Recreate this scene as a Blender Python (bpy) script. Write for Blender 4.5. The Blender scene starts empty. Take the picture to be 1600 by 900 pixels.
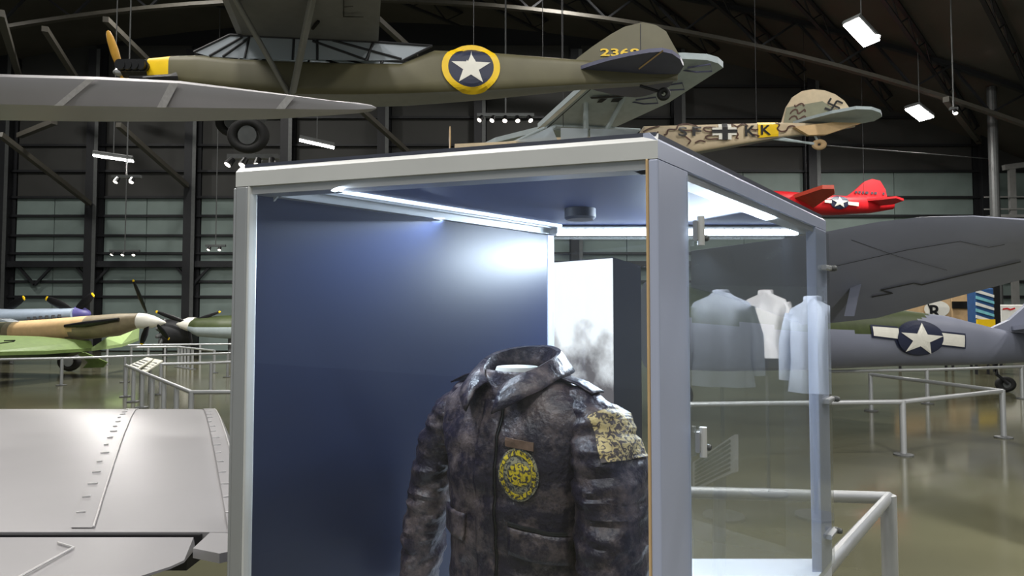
import bpy, bmesh, math, random
from mathutils import Vector as V, Matrix, noise
random.seed(7)
sc = bpy.context.scene
COL = sc.collection
# ------------------------------------------------------------------ camera
F = 1000.0; CH = 2.0; TILT = math.atan(40.0 / F)
cam = bpy.data.objects.new('camera', bpy.data.cameras.new('camera'))
COL.objects.link(cam)
cam.data.sensor_width = 36.0; cam.data.lens = 36.0 * F / 1600.0
cam.location = (0, 0, CH); cam.rotation_euler = (math.pi / 2 + TILT, 0, 0)
cam.data.clip_start = 0.02; cam.data.clip_end = 300
sc.camera = cam
# ------------------------------------------------------------------ world, exposure
wd = bpy.data.worlds.new('hall_ambient'); sc.world = wd; wd.use_nodes = True
wd.node_tree.nodes['Background'].inputs[0].default_value = (0.72, 0.80, 0.84, 1)
wd.node_tree.nodes['Background'].inputs[1].default_value = 0.33
sc.view_settings.view_transform = 'Standard'; sc.view_settings.look = 'None'
sc.view_settings.gamma = 1.0; sc.view_settings.exposure = 0.0
sc.view_settings.use_curve_mapping = False
HALL_W = 700.0      # watts of one hall fixture
LED_W = 19.0         # watts of the case LED strip
# ------------------------------------------------------------------ places from the photograph
def ray(px, py):
    x = (px - 800.0) / F; u = (450.0 - py) / F
    c, s = math.cos(TILT), math.sin(TILT)
    return V((x, c - u * s, s + u * c))
def W(px, py, d):                       # point at depth d
    r = ray(px, py); return V((0, 0, CH)) + r * (d / r.y)
def Wz(px, py, z):                      # point on a level plane
    r = ray(px, py); return V((0, 0, CH)) + r * ((z - CH) / r.z)
# ------------------------------------------------------------------ materials
def lin(c): return tuple(((v / 255.0) / 12.92 if v / 255.0 <= 0.04045 else ((v / 255.0 + 0.055) / 1.055) ** 2.4) for v in c)
MATS = {}
def mat(name, rgb, rough=0.5, metal=0.0, var=0.12, scale=6.0, bump=0.0, bscale=40.0, spec=0.5, coat=0.0, stretch=(1, 1, 1)):
    m = bpy.data.materials.new(name); m.use_nodes = True
    nt = m.node_tree; p = nt.nodes['Principled BSDF']; c = lin(rgb)
    tc = nt.nodes.new('ShaderNodeTexCoord'); mp = nt.nodes.new('ShaderNodeMapping')
    mp.inputs['Scale'].default_value = stretch; nt.links.new(tc.outputs['Object'], mp.inputs[0])
    nz = nt.nodes.new('ShaderNodeTexNoise'); nz.inputs['Scale'].default_value = scale; nz.inputs['Detail'].default_value = 5
    nt.links.new(mp.outputs[0], nz.inputs['Vector'])
    rp = nt.nodes.new('ShaderNodeValToRGB'); e = rp.color_ramp.elements
    e[0].position = 0.3; e[1].position = 0.7
    e[0].color = (*[v * (1 - var) for v in c], 1); e[1].color = (*[min(1, v * (1 + var)) for v in c], 1)
    nt.links.new(nz.outputs['Fac'], rp.inputs[0]); nt.links.new(rp.outputs[0], p.inputs['Base Color'])
    p.inputs['Roughness'].default_value = rough; p.inputs['Metallic'].default_value = metal
    p.inputs['Specular IOR Level'].default_value = spec; p.inputs['Coat Weight'].default_value = coat
    if bump > 0:
        n2 = nt.nodes.new('ShaderNodeTexNoise'); n2.inputs['Scale'].default_value = bscale; n2.inputs['Detail'].default_value = 4
        nt.links.new(mp.outputs[0], n2.inputs['Vector'])
        b = nt.nodes.new('ShaderNodeBump'); b.inputs['Strength'].default_value = bump; b.inputs['Distance'].default_value = 0.01
        nt.links.new(n2.outputs['Fac'], b.inputs['Height']); nt.links.new(b.outputs[0], p.inputs['Normal'])
    MATS[name] = m; return m
def emit(name, col, strength):
    m = bpy.data.materials.new(name); m.use_nodes = True
    p = m.node_tree.nodes['Principled BSDF']; p.inputs['Base Color'].default_value = (*col, 1)
    p.inputs['Emission Color'].default_value = (*col, 1); p.inputs['Emission Strength'].default_value = strength
    MATS[name] = m; return m
def glass(name, tint, ior, haze=0.0):
    m = bpy.data.materials.new(name); m.use_nodes = True; nt = m.node_tree; nt.nodes.clear()
    out = nt.nodes.new('ShaderNodeOutputMaterial'); mx = nt.nodes.new('ShaderNodeMixShader')
    tr = nt.nodes.new('ShaderNodeBsdfTransparent'); tr.inputs[0].default_value = (*tint, 1)
    gl = nt.nodes.new('ShaderNodeBsdfGlossy'); gl.inputs['Roughness'].default_value = 0.015
    fr = nt.nodes.new('ShaderNodeFresnel'); fr.inputs['IOR'].default_value = ior
    ge = nt.nodes.new('ShaderNodeNewGeometry'); inv = nt.nodes.new('ShaderNodeMath'); inv.operation = 'SUBTRACT'; inv.inputs[0].default_value = 1
    mu = nt.nodes.new('ShaderNodeMath'); mu.operation = 'MULTIPLY'
    nt.links.new(ge.outputs['Backfacing'], inv.inputs[1]); nt.links.new(fr.outputs[0], mu.inputs[0]); nt.links.new(inv.outputs[0], mu.inputs[1])
    nt.links.new(mu.outputs[0], mx.inputs[0]); nt.links.new(gl.outputs[0], mx.inputs[2])
    if haze > 0:
        df = nt.nodes.new('ShaderNodeBsdfDiffuse'); df.inputs[0].default_value = (0.7, 0.75, 0.8, 1)
        m2 = nt.nodes.new('ShaderNodeMixShader'); m2.inputs[0].default_value = haze
        nt.links.new(tr.outputs[0], m2.inputs[1]); nt.links.new(df.outputs[0], m2.inputs[2]); nt.links.new(m2.outputs[0], mx.inputs[1])
    else: nt.links.new(tr.outputs[0], mx.inputs[1])
    nt.links.new(mx.outputs[0], out.inputs[0]); MATS[name] = m; return m
mat('concrete', (86, 85, 67), 0.13, 0, 0.22, 0.55, 0.05, 3.0, 0.5, stretch=(0.5, 1, 1))
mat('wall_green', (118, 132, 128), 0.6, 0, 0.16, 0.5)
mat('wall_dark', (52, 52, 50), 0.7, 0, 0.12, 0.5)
mat('steel_dark', (34, 35, 38), 0.55, 0.2, 0.1)
mat('steel_mid', (88, 90, 90), 0.5, 0.3, 0.1)
mat('roof_deck', (70, 68, 62), 0.8, 0, 0.25, 0.3)
mat('chord', (80, 77, 70), 0.6, 0.1, 0.1)
mat('aluminium', (176, 178, 180), 0.38, 0.55, 0.04)
mat('frame_paint', (205, 206, 204), 0.35, 0.1, 0.04)
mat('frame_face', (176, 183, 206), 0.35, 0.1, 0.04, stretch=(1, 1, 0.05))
mat('navy', (29, 37, 62), 0.36, 0, 0.08, 2.0)
mat('case_ceiling', (50, 62, 104), 0.6, 0, 0.06)
mat('platform', (205, 208, 215), 0.4, 0, 0.05)
mat('plinth', (60, 64, 78), 0.5, 0, 0.05)
mat('white_paint', (225, 225, 220), 0.5, 0, 0.05)
mat('black', (16, 16, 18), 0.4, 0, 0.1)
mat('rubber', (18, 18, 18), 0.7, 0, 0.1)
mat('yellow', (236, 196, 24), 0.4, 0, 0.05)
mat('olive', (94, 90, 66), 0.5, 0, 0.12, 1.5)
mat('belly_grey', (128, 128, 126), 0.5, 0, 0.06)
mat('wing_grey', (112, 112, 112), 0.55, 0, 0.06)
mat('stab_blue', (82, 84, 108), 0.5, 0, 0.06)
mat('insignia_blue', (36, 42, 66), 0.5, 0, 0.06)
mat('insignia_white', (226, 224, 214), 0.5, 0, 0.04)
mat('silver', (156, 154, 156), 0.36, 0.35, 0.06, 1.2, 0.06, 6.0)
mat('silver_tape', (196, 194, 194), 0.4, 0.45, 0.10, 30)
mat('storch_sand', (196, 178, 148), 0.55, 0, 0.08)
mat('storch_grey', (166, 178, 182), 0.55, 0, 0.06)
mat('storch_olive', (126, 126, 104), 0.55, 0, 0.06)
mat('brown', (78, 48, 36), 0.6, 0, 0.1)
mat('red', (196, 28, 36), 0.45, 0, 0.08)
mat('red_orange', (176, 66, 48), 0.5, 0, 0.1)
mat('fighter_grey', (124, 128, 144), 0.45, 0, 0.08, 0.8)
mat('fighter_green', (62, 72, 40), 0.5, 0, 0.12)
mat('panel_line', (48, 50, 58), 0.6)
mat('earth', (132, 120, 96), 0.5, 0, 0.12)
mat('sand', (204, 172, 126), 0.5, 0, 0.08)
mat('pale_green', (158, 182, 122), 0.5, 0, 0.06)
mat('mid_green', (100, 122, 64), 0.55, 0, 0.12)
mat('sky_blue', (160, 174, 190), 0.45, 0.1, 0.06)
mat('violet', (84, 80, 136), 0.4)
mat('wood_prop', (176, 134, 56), 0.35, 0, 0.25, 3)
mat('crate_tan', (190, 160, 120), 0.7, 0, 0.1)
mat('cyan', (120, 190, 200), 0.5); mat('blue', (40, 80, 130), 0.5)
mat('shirt_white', (230, 232, 236), 0.8, 0, 0.06, 20, 0.3, 12, stretch=(4, 4, 0.4))
mat('shirt_grey', (176, 190, 212), 0.8, 0, 0.06, 20, 0.3, 12, stretch=(4, 4, 0.4))
mat('name_leather', (112, 88, 74), 0.5, 0, 0.25, 60)
mat('brass', (190, 150, 60), 0.35, 0.7)
mat('sign_face', (196, 196, 180), 0.5, 0, 0.08, 30)
glass('case_glass', (0.95, 0.965, 0.97), 1.62)
glass('door_glass', (0.95, 0.965, 0.97), 1.62, 0.05)  # pale diffuse share paints a luminous haze over the door
glass('aircraft_glass', (0.75, 0.8, 0.83), 1.5, 0.35)
emit('lamp_lens', (1.0, 0.98, 0.95), 28.0)
emit('spot_lens', (1.0, 0.93, 0.82), 6.0)
emit('led', (0.78, 0.89, 1.0), 7.0)
emit('led_rail', (0.72, 0.84, 1.0), 1.5)
def leather():
    m = mat('leather', (62, 50, 56), 0.36, 0, 0.2, 9, 0.0)
    nt = m.node_tree; p = nt.nodes['Principled BSDF']
    tc = nt.nodes.new('ShaderNodeTexCoord')
    n1 = nt.nodes.new('ShaderNodeTexNoise'); n1.inputs['Scale'].default_value = 13; n1.inputs['Detail'].default_value = 9; n1.inputs['Roughness'].default_value = 0.72
    r1 = nt.nodes.new('ShaderNodeValToRGB'); e = r1.color_ramp.elements
    e[0].position = 0.46; e[0].color = (*lin((36, 31, 46)), 1); e[1].position = 0.80; e[1].color = (*lin((138, 122, 118)), 1)
    n2 = nt.nodes.new('ShaderNodeTexNoise'); n2.inputs['Scale'].default_value = 75; n2.inputs['Detail'].default_value = 6
    bp = nt.nodes.new('ShaderNodeBump'); bp.inputs['Strength'].default_value = 0.9; bp.inputs['Distance'].default_value = 0.004
    nt.links.new(tc.outputs['Object'], n1.inputs[0]); nt.links.new(tc.outputs['Object'], n2.inputs[0])
    nt.links.new(n1.outputs[0], r1.inputs[0]); nt.links.new(r1.outputs[0], p.inputs['Base Color'])
    nt.links.new(n2.outputs[0], bp.inputs['Height']); nt.links.new(bp.outputs[0], p.inputs['Normal'])
leather()
def cracked(name, a, b, scale):
    m = mat(name, a, 0.6); nt = m.node_tree; p = nt.nodes['Principled BSDF']
    tc = nt.nodes.new('ShaderNodeTexCoord'); n = nt.nodes.new('ShaderNodeTexNoise')
    n.inputs['Scale'].default_value = scale; n.inputs['Detail'].default_value = 8; n.inputs['Distortion'].default_value = 1.5
    r = nt.nodes.new('ShaderNodeValToRGB'); e = r.color_ramp.elements
    e[0].position = 0.46; e[0].color = (*lin(b), 1); e[1].position = 0.54; e[1].color = (*lin(a), 1)
    nt.links.new(tc.outputs['Object'], n.inputs[0]); nt.links.new(n.outputs[0], r.inputs[0]); nt.links.new(r.outputs[0], p.inputs['Base Color'])
cracked('patch_yellow', (214, 190, 40), (70, 64, 58), 85)
cracked('patch_grey', (150, 144, 116), (60, 62, 70), 95)
cracked('patch_tan', (206, 184, 128), (84, 74, 72), 80)
def photo_print():
    m = bpy.data.materials.new('smoke_print'); m.use_nodes = True; nt = m.node_tree; p = nt.nodes['Principled BSDF']
    tc = nt.nodes.new('ShaderNodeTexCoord'); n = nt.nodes.new('ShaderNodeTexNoise'); n.inputs['Scale'].default_value = 5.0; n.inputs['Detail'].default_value = 6
    sp = nt.nodes.new('ShaderNodeSeparateXYZ'); nt.links.new(tc.outputs['Generated'], sp.inputs[0]); nt.links.new(tc.outputs['Object'], n.inputs[0])
    # printed picture: white smoke high and to the left, dark tree shapes at lower left
    a = nt.nodes.new('ShaderNodeMath'); a.operation = 'MULTIPLY_ADD'; a.inputs[1].default_value = 1.6; a.inputs[2].default_value = -0.72
    nt.links.new(sp.outputs['Z'], a.inputs[0])
    b = nt.nodes.new('ShaderNodeMath'); b.operation = 'ADD'; nt.links.new(a.outputs[0], b.inputs[0]); nt.links.new(n.outputs[0], b.inputs[1])
    r = nt.nodes.new('ShaderNodeValToRGB'); e = r.color_ramp.elements
    e[0].position = 0.62; e[0].color = (0.12, 0.11, 0.12, 1); e[1].position = 0.92; e[1].color = (0.95, 0.96, 1, 1)
    nt.links.new(b.outputs[0], r.inputs[0]); nt.links.new(r.outputs[0], p.inputs['Base Color'])
    nt.links.new(r.outputs[0], p.inputs['Emission Color']); p.inputs['Emission Strength'].default_value = 0.75  # added emission puts the brightness into the print itself
    MATS['smoke_print'] = m
photo_print()
# ------------------------------------------------------------------ mesh helpers
class MB:
    def __init__(s): s.v = []; s.f = []; s.mi = []
    def add(s, vs, fs, mi=0):
        o = len(s.v); s.v += [V(q) for q in vs]; s.f += [[i + o for i in f] for f in fs]; s.mi += ([mi] * len(fs) if isinstance(mi, int) else mi); return s
    def box(s, a, b, mi=0):
        x0, y0, z0 = a; x1, y1, z1 = b
        return s.add([(x0,y0,z0),(x1,y0,z0),(x1,y1,z0),(x0,y1,z0),(x0,y0,z1),(x1,y0,z1),(x1,y1,z1),(x0,y1,z1)],
                     [(0,3,2,1),(4,5,6,7),(0,1,5,4),(1,2,6,5),(2,3,7,6),(3,0,4,7)], mi)
    def bar(s, p, q, w, h, up=(0, 0, 1), ch=0.0, mi=0):       # rectangular bar between two points, chamfer ch
        p, q = V(p), V(q); d = (q - p).normalized(); u = V(up); sd = d.cross(u).normalized(); u = sd.cross(d).normalized()
        w /= 2; h /= 2
        pr = [(-w+ch,-h),(w-ch,-h),(w,-h+ch),(w,h-ch),(w-ch,h),(-w+ch,h),(-w,h-ch),(-w,-h+ch)] if ch > 0 else [(-w,-h),(w,-h),(w,h),(-w,h)]
        return s.rings([[p + sd*a + u*b for a, b in pr], [q + sd*a + u*b for a, b in pr]], mi)
    def rings(s, R, mi=0, cap=True, mif=None):
        n = len(R[0]); vs = [p for r in R for p in r]; fs = []; ms = []
        for i in range(len(R) - 1):
            for j in range(n):
                fs.append((i*n+j, i*n+(j+1)%n, (i+1)*n+(j+1)%n, (i+1)*n+j)); ms.append(mif(i, j) if mif else mi)
        if cap:
            fs.append(tuple(range(n-1, -1, -1))); fs.append(tuple((len(R)-1)*n + j for j in range(n)))
            ms += [mif(0, 0) if mif else mi, mif(len(R)-2, 0) if mif else mi]
        return s.add(vs, fs, ms)
    def tube(s, pts, r, n=8, mi=0):
        pts = [V(p) for p in pts]; R = []
        rr = r if isinstance(r, (list, tuple)) else [r] * len(pts)
        for i, p in enumerate(pts):
            d = (pts[min(i+1, len(pts)-1)] - pts[max(i-1, 0)]).normalized()
            u = V((0, 0, 1)) if abs(d.z) < 0.95 else V((0, 1, 0)); a = d.cross(u).normalized(); b = a.cross(d)
            R.append([p + (a * math.cos(2*math.pi*k/n) + b * math.sin(2*math.pi*k/n)) * rr[i] for k in range(n)])
        return s.rings(R, mi)
    def prism(s, pts, off, mi=0):             # outline and a thickness vector
        pts = [V(p) for p in pts]; o = V(off); n = len(pts)
        return s.add([p - o/2 for p in pts] + [p + o/2 for p in pts],
                     [tuple(range(n-1, -1, -1)), tuple(range(n, 2*n))] + [(i, (i+1)%n, n+(i+1)%n, n+i) for i in range(n)], mi)
    def lathe(s, p, ax, prof, n=20, mi=0):    # prof: (along, radius)
        p = V(p); ax = V(ax).normalized(); u = V((0, 0, 1)) if abs(ax.z) < 0.95 else V((1, 0, 0)); a = ax.cross(u).normalized(); b = a.cross(ax)
        return s.rings([[p + ax*t + (a*math.cos(2*math.pi*k/n) + b*math.sin(2*math.pi*k/n))*max(r, 1e-4) for k in range(n)] for t, r in prof], mi)
    def torus(s, p, ax, R, r, n=28, m=10, mi=0, sx=1.0):
        p = V(p); ax = V(ax).normalized(); u = V((0, 0, 1)) if abs(ax.z) < 0.95 else V((1, 0, 0)); a = ax.cross(u).normalized(); b = a.cross(ax)
        vs = []; fs = []
        for i in range(n):
            t = 2*math.pi*i/n; rad = a*math.cos(t)*sx + b*math.sin(t)
            for j in range(m):
                q = 2*math.pi*j/m; vs.append(p + rad*(R + r*math.cos(q)) + ax*r*math.sin(q))
                fs.append((i*m+j, ((i+1)%n)*m+j, ((i+1)%n)*m+(j+1)%m, i*m+(j+1)%m))
        return s.add(vs, fs, mi)
def wloc(o):
    l = V((0, 0, 0))
    while o: l += o.location; o = o.parent
    return l
def build(mb, name, mats, parent=None, smooth=False, loc=None, recalc=True):
    me = bpy.data.meshes.new(name); off = wloc(parent) if parent else V(loc or (0, 0, 0))
    me.from_pydata([v - off for v in mb.v], [], mb.f)
    for m in (mats if isinstance(mats, (list, tuple)) else [mats]): me.materials.append(MATS[m])
    me.polygons.foreach_set('material_index', mb.mi)
    if recalc:
        bm = bmesh.new(); bm.from_mesh(me); bmesh.ops.recalc_face_normals(bm, faces=bm.faces); bm.to_mesh(me); bm.free()
    if smooth:
        me.polygons.foreach_set('use_smooth', [True] * len(me.polygons))
        me.set_sharp_from_angle(angle=math.radians(38))
    o = bpy.data.objects.new(name, me); COL.objects.link(o)
    if parent: o.parent = parent
    else: o.location = off
    return o
def tag(o, label=None, cat=None, group=None, kind=None):
    for k, v in (('label', label), ('category', cat), ('group', group), ('kind', kind)):
        if v: o[k] = v
    return o
def thing(name, loc, label, cat, group=None):
    o = bpy.data.objects.new(name, None); COL.objects.link(o); o.location = V(loc); o.empty_display_size = 0.2
    return tag(o, label, cat, group)
def area_lamp(name, loc, target, watts, sx, sy, col, parent):
    l = bpy.data.lights.new(name, 'AREA'); l.shape = 'RECTANGLE'; l.size = sx; l.size_y = sy; l.energy = watts; l.color = col
    o = bpy.data.objects.new(name, l); COL.objects.link(o); o.parent = parent; o.location = V(loc) - wloc(parent)
    o.rotation_euler = (V(target) - V(loc)).to_track_quat('-Z', 'Y').to_euler(); return o
# 2-D figures (in photograph pixels) that get laid onto a surface by a mapping function
def fig_disc(cx, cy, rx, ry, nr=5, n=36, r0=0.0):
    vs = []; fs = []
    for i in range(nr + 1):
        t = r0 + (1 - r0) * i / nr
        vs += [(cx + rx*t*math.cos(2*math.pi*k/n), cy + ry*t*math.sin(2*math.pi*k/n)) for k in range(n)]
    for i in range(nr):
        fs += [(i*n+k, i*n+(k+1)%n, (i+1)*n+(k+1)%n, (i+1)*n+k) for k in range(n)]
    return vs, fs
def fig_star(cx, cy, rx, ry, rot=0.0, nr=4):
    out = [(math.cos(-math.pi/2 + rot + k*math.pi/5) * (1 if k % 2 == 0 else 0.40), math.sin(-math.pi/2 + rot + k*math.pi/5) * (1 if k % 2 == 0 else 0.40)) for k in range(10)]
    vs = []; fs = []
    for i in range(nr + 1):
        t = max(0.001, i / nr); vs += [(cx + rx*t*a, cy + ry*t*b) for a, b in out]
    for i in range(nr): fs += [(i*10+k, i*10+(k+1)%10, (i+1)*10+(k+1)%10, (i+1)*10+k) for k in range(10)]
    return vs, fs
def fig_quad(a, b, c, d, nx=6, ny=4):
    a, b, c, d = [V((*q, 0)) for q in (a, b, c, d)]; vs = []; fs = []
    for j in range(ny + 1):
        for i in range(nx + 1):
            p = a.lerp(b, i/nx).lerp(d.lerp(c, i/nx), j/ny); vs.append((p.x, p.y))
    for j in range(ny):
        for i in range(nx): k = j*(nx+1)+i; fs.append((k, k+1, k+nx+2, k+nx+1))
    return vs, fs
def fig_line(pts, w):
    vs = []; fs = []; P = [V((*p, 0)) for p in pts]
    for i, p in enumerate(P):
        d = (P[min(i+1, len(P)-1)] - P[max(i-1, 0)]).normalized(); nrm = V((-d.y, d.x, 0)) * w / 2
        vs += [(p.x+nrm.x, p.y+nrm.y), (p.x-nrm.x, p.y-nrm.y)]
    fs = [(2*i, 2*i+1, 2*i+3, 2*i+2) for i in range(len(P)-1)]
    return vs, fs
def fig_text(t, x0, y0, w, h, slope=0.0):
    cu = bpy.data.curves.new('lettering', 'FONT'); cu.body = t; cu.resolution_u = 3; cu.offset = 0.02
    ob = bpy.data.objects.new('lettering', cu); me = bpy.data.meshes.new_from_object(ob)
    xs = [v.co.x for v in me.vertices]; ys = [v.co.y for v in me.vertices]
    ax, bx, ay, by = min(xs), max(xs), min(ys), max(ys)
    vs = [(x0 + (v.co.x-ax)/(bx-ax)*w, y0 + h - (v.co.y-ay)/(by-ay)*h + slope*((v.co.x-ax)/(bx-ax)*w)) for v in me.vertices]
    fs = [tuple(p.vertices) for p in me.polygons]
    bpy.data.objects.remove(ob); bpy.data.curves.remove(cu); bpy.data.meshes.remove(me)
    return vs, fs
def decal(name, figs, fn, m, parent, join=False):
    if join:
        mb = MB()
        for vs, fs in figs: mb.add([fn(*q) for q in vs], fs)
        return build(mb, name, m, parent, recalc=False)
    return [build(MB().add([fn(*q) for q in vs], fs), name, m, parent, recalc=False) for vs, fs in figs][0]
# fuselage: stations (px, top, bottom, depth, half width), superellipse sections
class Fus:
    def __init__(s, st, n=3.0, lat=(0, -1, 0)): s.st = st; s.n = n; s.lat = V(lat).normalized()
    def at(s, px):
        st = s.st
        px = min(max(px, st[0][0]), st[-1][0])
        for a, b in zip(st, st[1:]):
            if px <= b[0]:
                t = (px - a[0]) / (b[0] - a[0]); q = [a[k]*(1-t) + b[k]*t for k in range(5)]
                c0 = W(q[0], q[1], q[3]); c1 = W(q[0], q[2], q[3]); return (c0 + c1)/2, (c0.z - c1.z)/2, q[4], q[3]
    def ring(s, px, m):
        c, h, w, d = s.at(px); R = []
        for k in range(m):
            t = 2*math.pi*k/m; ca, sa = math.cos(t), math.sin(t); e = 2.0/s.n
            R.append(c + s.lat*w*math.copysign(abs(ca)**e, ca) + V((0, 0, h*math.copysign(abs(sa)**e, sa))))
        return R
    def mesh(s, steps=40, m=28, mif=None):
        x0, x1 = s.st[0][0], s.st[-1][0]; xs = sorted(set([x0 + (x1-x0)*i/steps for i in range(steps+1)] + [q[0] for q in s.st]))
        mb = MB(); R = [s.ring(x, m) for x in xs]
        f = (lambda i, j: mif((xs[i]+xs[i+1])/2, 2*math.pi*(j+0.5)/m)) if mif else None
        return mb.rings(R, 0, True, f)
    def side(s, px, py, off=0.02):
        c, h, w, d = s.at(px); z = W(px, py, d).z; t = min(0.98, abs((z - c.z)/h)); l = w * (1 - t**s.n)**(1/s.n)
        return V((c.x, c.y, z)) + s.lat * (l + off)
def slab(pts, th, up=(0, 0, 1)):
    return MB().prism(pts, V(up).normalized() * th)
def blade(mb, p, q, w, axis=(0.3, 1, 0), mi=0):   # propeller blade, tapered
    p, q = V(p), V(q); d = (q - p).normalized(); sd = d.cross(V(axis)).normalized(); th = d.cross(sd).normalized()
    R = []
    for t, k in ((0, .45), (.2, .8), (.5, 1), (.8, .85), (.95, .55), (1, .2)):
        c = p.lerp(q, t); R.append([c + sd*w*k/2*math.cos(a) + th*w*0.13*k*math.sin(a) for a in [2*math.pi*i/10 for i in range(10)]])
    return mb.rings(R, mi)

# ================================================================== THE HALL
WY = 34.0
def deck_z(x): return 17.8 - 0.006 * (x + 8) ** 2
mb = MB(); mb.box((-70, -14, -0.2), (60, WY + 0.3, 0)); tag(build(mb, 'floor', 'concrete'), kind='structure')
mb = MB(); mb.box((-70, WY + 0.12, 0), (60, WY + 0.3, 18)); wall = tag(build(mb, 'wall_back', 'steel_dark'), kind='structure')
mb = MB(); mb.box((40, -14, 0), (40.2, WY, 9)); tag(build(mb, 'wall_right', 'wall_green'), kind='structure')
cols = [-280, -130, 12, 150, 302, 450, 600, 750, 900, 1060, 1268, 1535, 1700]
zs = [0.02, 1.6, 2.9, 3.7, 4.6, 5.2, 6.15, 7.2, 8.2, 9.6, 11.0, 12.5, 14.2, 16.5]
cache = {}
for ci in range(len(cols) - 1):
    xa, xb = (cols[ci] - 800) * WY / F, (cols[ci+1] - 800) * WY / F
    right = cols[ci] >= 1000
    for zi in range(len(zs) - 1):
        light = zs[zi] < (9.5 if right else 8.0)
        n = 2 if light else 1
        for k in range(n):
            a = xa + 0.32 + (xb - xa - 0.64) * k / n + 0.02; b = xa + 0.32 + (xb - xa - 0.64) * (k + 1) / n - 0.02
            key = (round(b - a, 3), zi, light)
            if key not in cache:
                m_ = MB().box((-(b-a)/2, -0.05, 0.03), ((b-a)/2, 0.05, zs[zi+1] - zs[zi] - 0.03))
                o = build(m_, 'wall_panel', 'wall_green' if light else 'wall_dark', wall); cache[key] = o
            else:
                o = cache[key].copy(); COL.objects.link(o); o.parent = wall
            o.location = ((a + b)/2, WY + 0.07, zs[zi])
for c in cols:
    x = (c - 800) * WY / F
    mb = MB(); mb.box((x - 0.30, WY - 0.65, 0), (x + 0.30, WY - 0.60, 16)); mb.box((x - 0.30, WY - 0.05, 0), (x + 0.30, WY, 16)); mb.box((x - 0.03, WY - 0.6, 0), (x + 0.03, WY - 0.05, 16))
    build(mb, 'column', 'steel_dark', wall)
    build(MB().box((x + 0.12, WY - 0.66, 0), (x + 0.31, WY - 0.651, 16)), 'column_flange', 'steel_mid', wall)
for z in zs[1:-1]:
    mb = MB(); big = abs(z - 4.6) < 0.01; h = 0.16 if big else 0.06
    mb.box((-50, WY - (0.5 if big else 0.16), z - h), (44, WY + 0.02, z + h)); build(mb, 'girt', 'steel_dark', wall)
for c in (60, 150, 305, 450, 1160):
    x = (c - 800) * WY / F; mb = MB()
    for s in (-1, 1): mb.bar((x, WY - 0.3, 3.5), (x + s*0.9, WY - 0.3, 4.5), 0.12, 0.12)
    build(mb, 'knee_brace', 'steel_dark', wall)
# roof: arched deck, girders, skew joists
mb = MB(); xs = [-70 + i * 2.5 for i in range(50)]
prof = [(x, deck_z(x)) for x in xs]
vs = [(x, y, z + t) for y in (-14, WY + 0.3) for t in (0, 0.2) for x, z in prof]; n = len(prof); fs = []
for i in range(n - 1):
    fs += [(i, i+1, 2*n+i+1, 2*n+i), (n+i, n+i+1, 3*n+i+1, 3*n+i), (i, i+1, n+i+1, n+i), (2*n+i, 2*n+i+1, 3*n+i+1, 3*n+i)]
mb.add(vs, fs); roof = tag(build(mb, 'ceiling', 'roof_deck', smooth=True), kind='structure')
for gy in (20.0, 28.0):
    mb = MB(); mc = MB(); px = None
    for i in range(42):
        x = -40 + i * 1.7; p = V((x, gy, deck_z(x) - 1.8)); q = V((x, gy, deck_z(x) - 0.25))
        if px:
            mc.bar(px[0], p, 0.22, 0.16); mb.bar(px[1], q, 0.2, 0.2)
            mb.bar(px[0] if i % 2 else px[1], q if i % 2 else p, 0.09, 0.09, up=(0, 1, 0))
        px = (p, q)
    g = build(mb, 'roof_girder', 'steel_dark', roof); build(mc, 'bottom_chord', 'chord', g)
for k in range(15):
    x0 = -44 + k * 4.4; mb = MB(); prev = None
    for i in range(44):
        y = 4 + i * 0.66; x = x0 + (y - 4) * 1.15
        if x > 38: break
        z = deck_z(x) - 0.15; p = V((x, y, z - 0.75)); q = V((x, y, z))
        if prev:
            mb.bar(prev[0], p, 0.14, 0.09); mb.bar(prev[1], q, 0.14, 0.09); mb.bar(prev[0] if i % 2 else prev[1], q if i % 2 else p, 0.05, 0.05)
        prev = (p, q)
    if mb.v: build(mb, 'roof_joist', 'steel_dark', roof)
for a, b in (((0, 210, 27), (140, 318, 33.2)), ((185, 195, 27), (292, 290, 33.2)), ((70, 45, 25), (130, 140, 31)), ((165, 30, 25), (255, 118, 31)), ((540, 150, 27), (640, 240, 33)), ((590, 30, 25), (650, 85, 29)), ((1478, 155, 26), (1530, 222, 33)), ((0, 20, 20), (30, 120, 30)), ((30, 212, 30), (85, 190, 27))):
    build(MB().bar(W(*a), W(*b), 0.22, 0.22), 'roof_brace', 'chord', roof)
# hall lamps: each with a stem to the roof
def lamp(a, b, wid, d, label, group='hanging hall lights', watts=HALL_W):
    p, q = W(a[0], a[1], d), W(b[0], b[1], d + 0.4); c = (p + q)/2
    t = thing('hanging_light', c, label, 'lamp', group)
    L = (q - p).length; dr = (q - p).normalized()
    build(MB().bar(p + V((0, 0, .10)), q + V((0, 0, .10)), wid + 0.08, 0.14, ch=0.03), 'housing', 'steel_mid', t)
    build(MB().bar(p, q, wid, 0.05), 'lens', 'lamp_lens', t)
    mb = MB(); mb.tube([c + V((0, 0, .15)), V((c.x, c.y, deck_z(c.x)))], 0.018); build(mb, 'stem', 'steel_mid', t)
    area_lamp('light', c - V((0, 0, .12)), c - V((0, 0, 5)), watts, max(0.4, L), max(0.3, wid), (1, .97, .92), t)
lamp((146, 243), (208, 252), 0.16, 22, 'bright slanted tube light above the camouflaged fighter at left')
lamp((468, 219), (522, 231), 0.16, 22, 'bright tube light just above the left end of the case top')
lamp((1330, 34), (1362, 68), 0.55, 20, 'largest rectangular ceiling light, upper right under the roof joists')
lamp((1425, 168), (1448, 186), 0.6, 27, 'smaller rectangular ceiling light right of the mottled tail')
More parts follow.
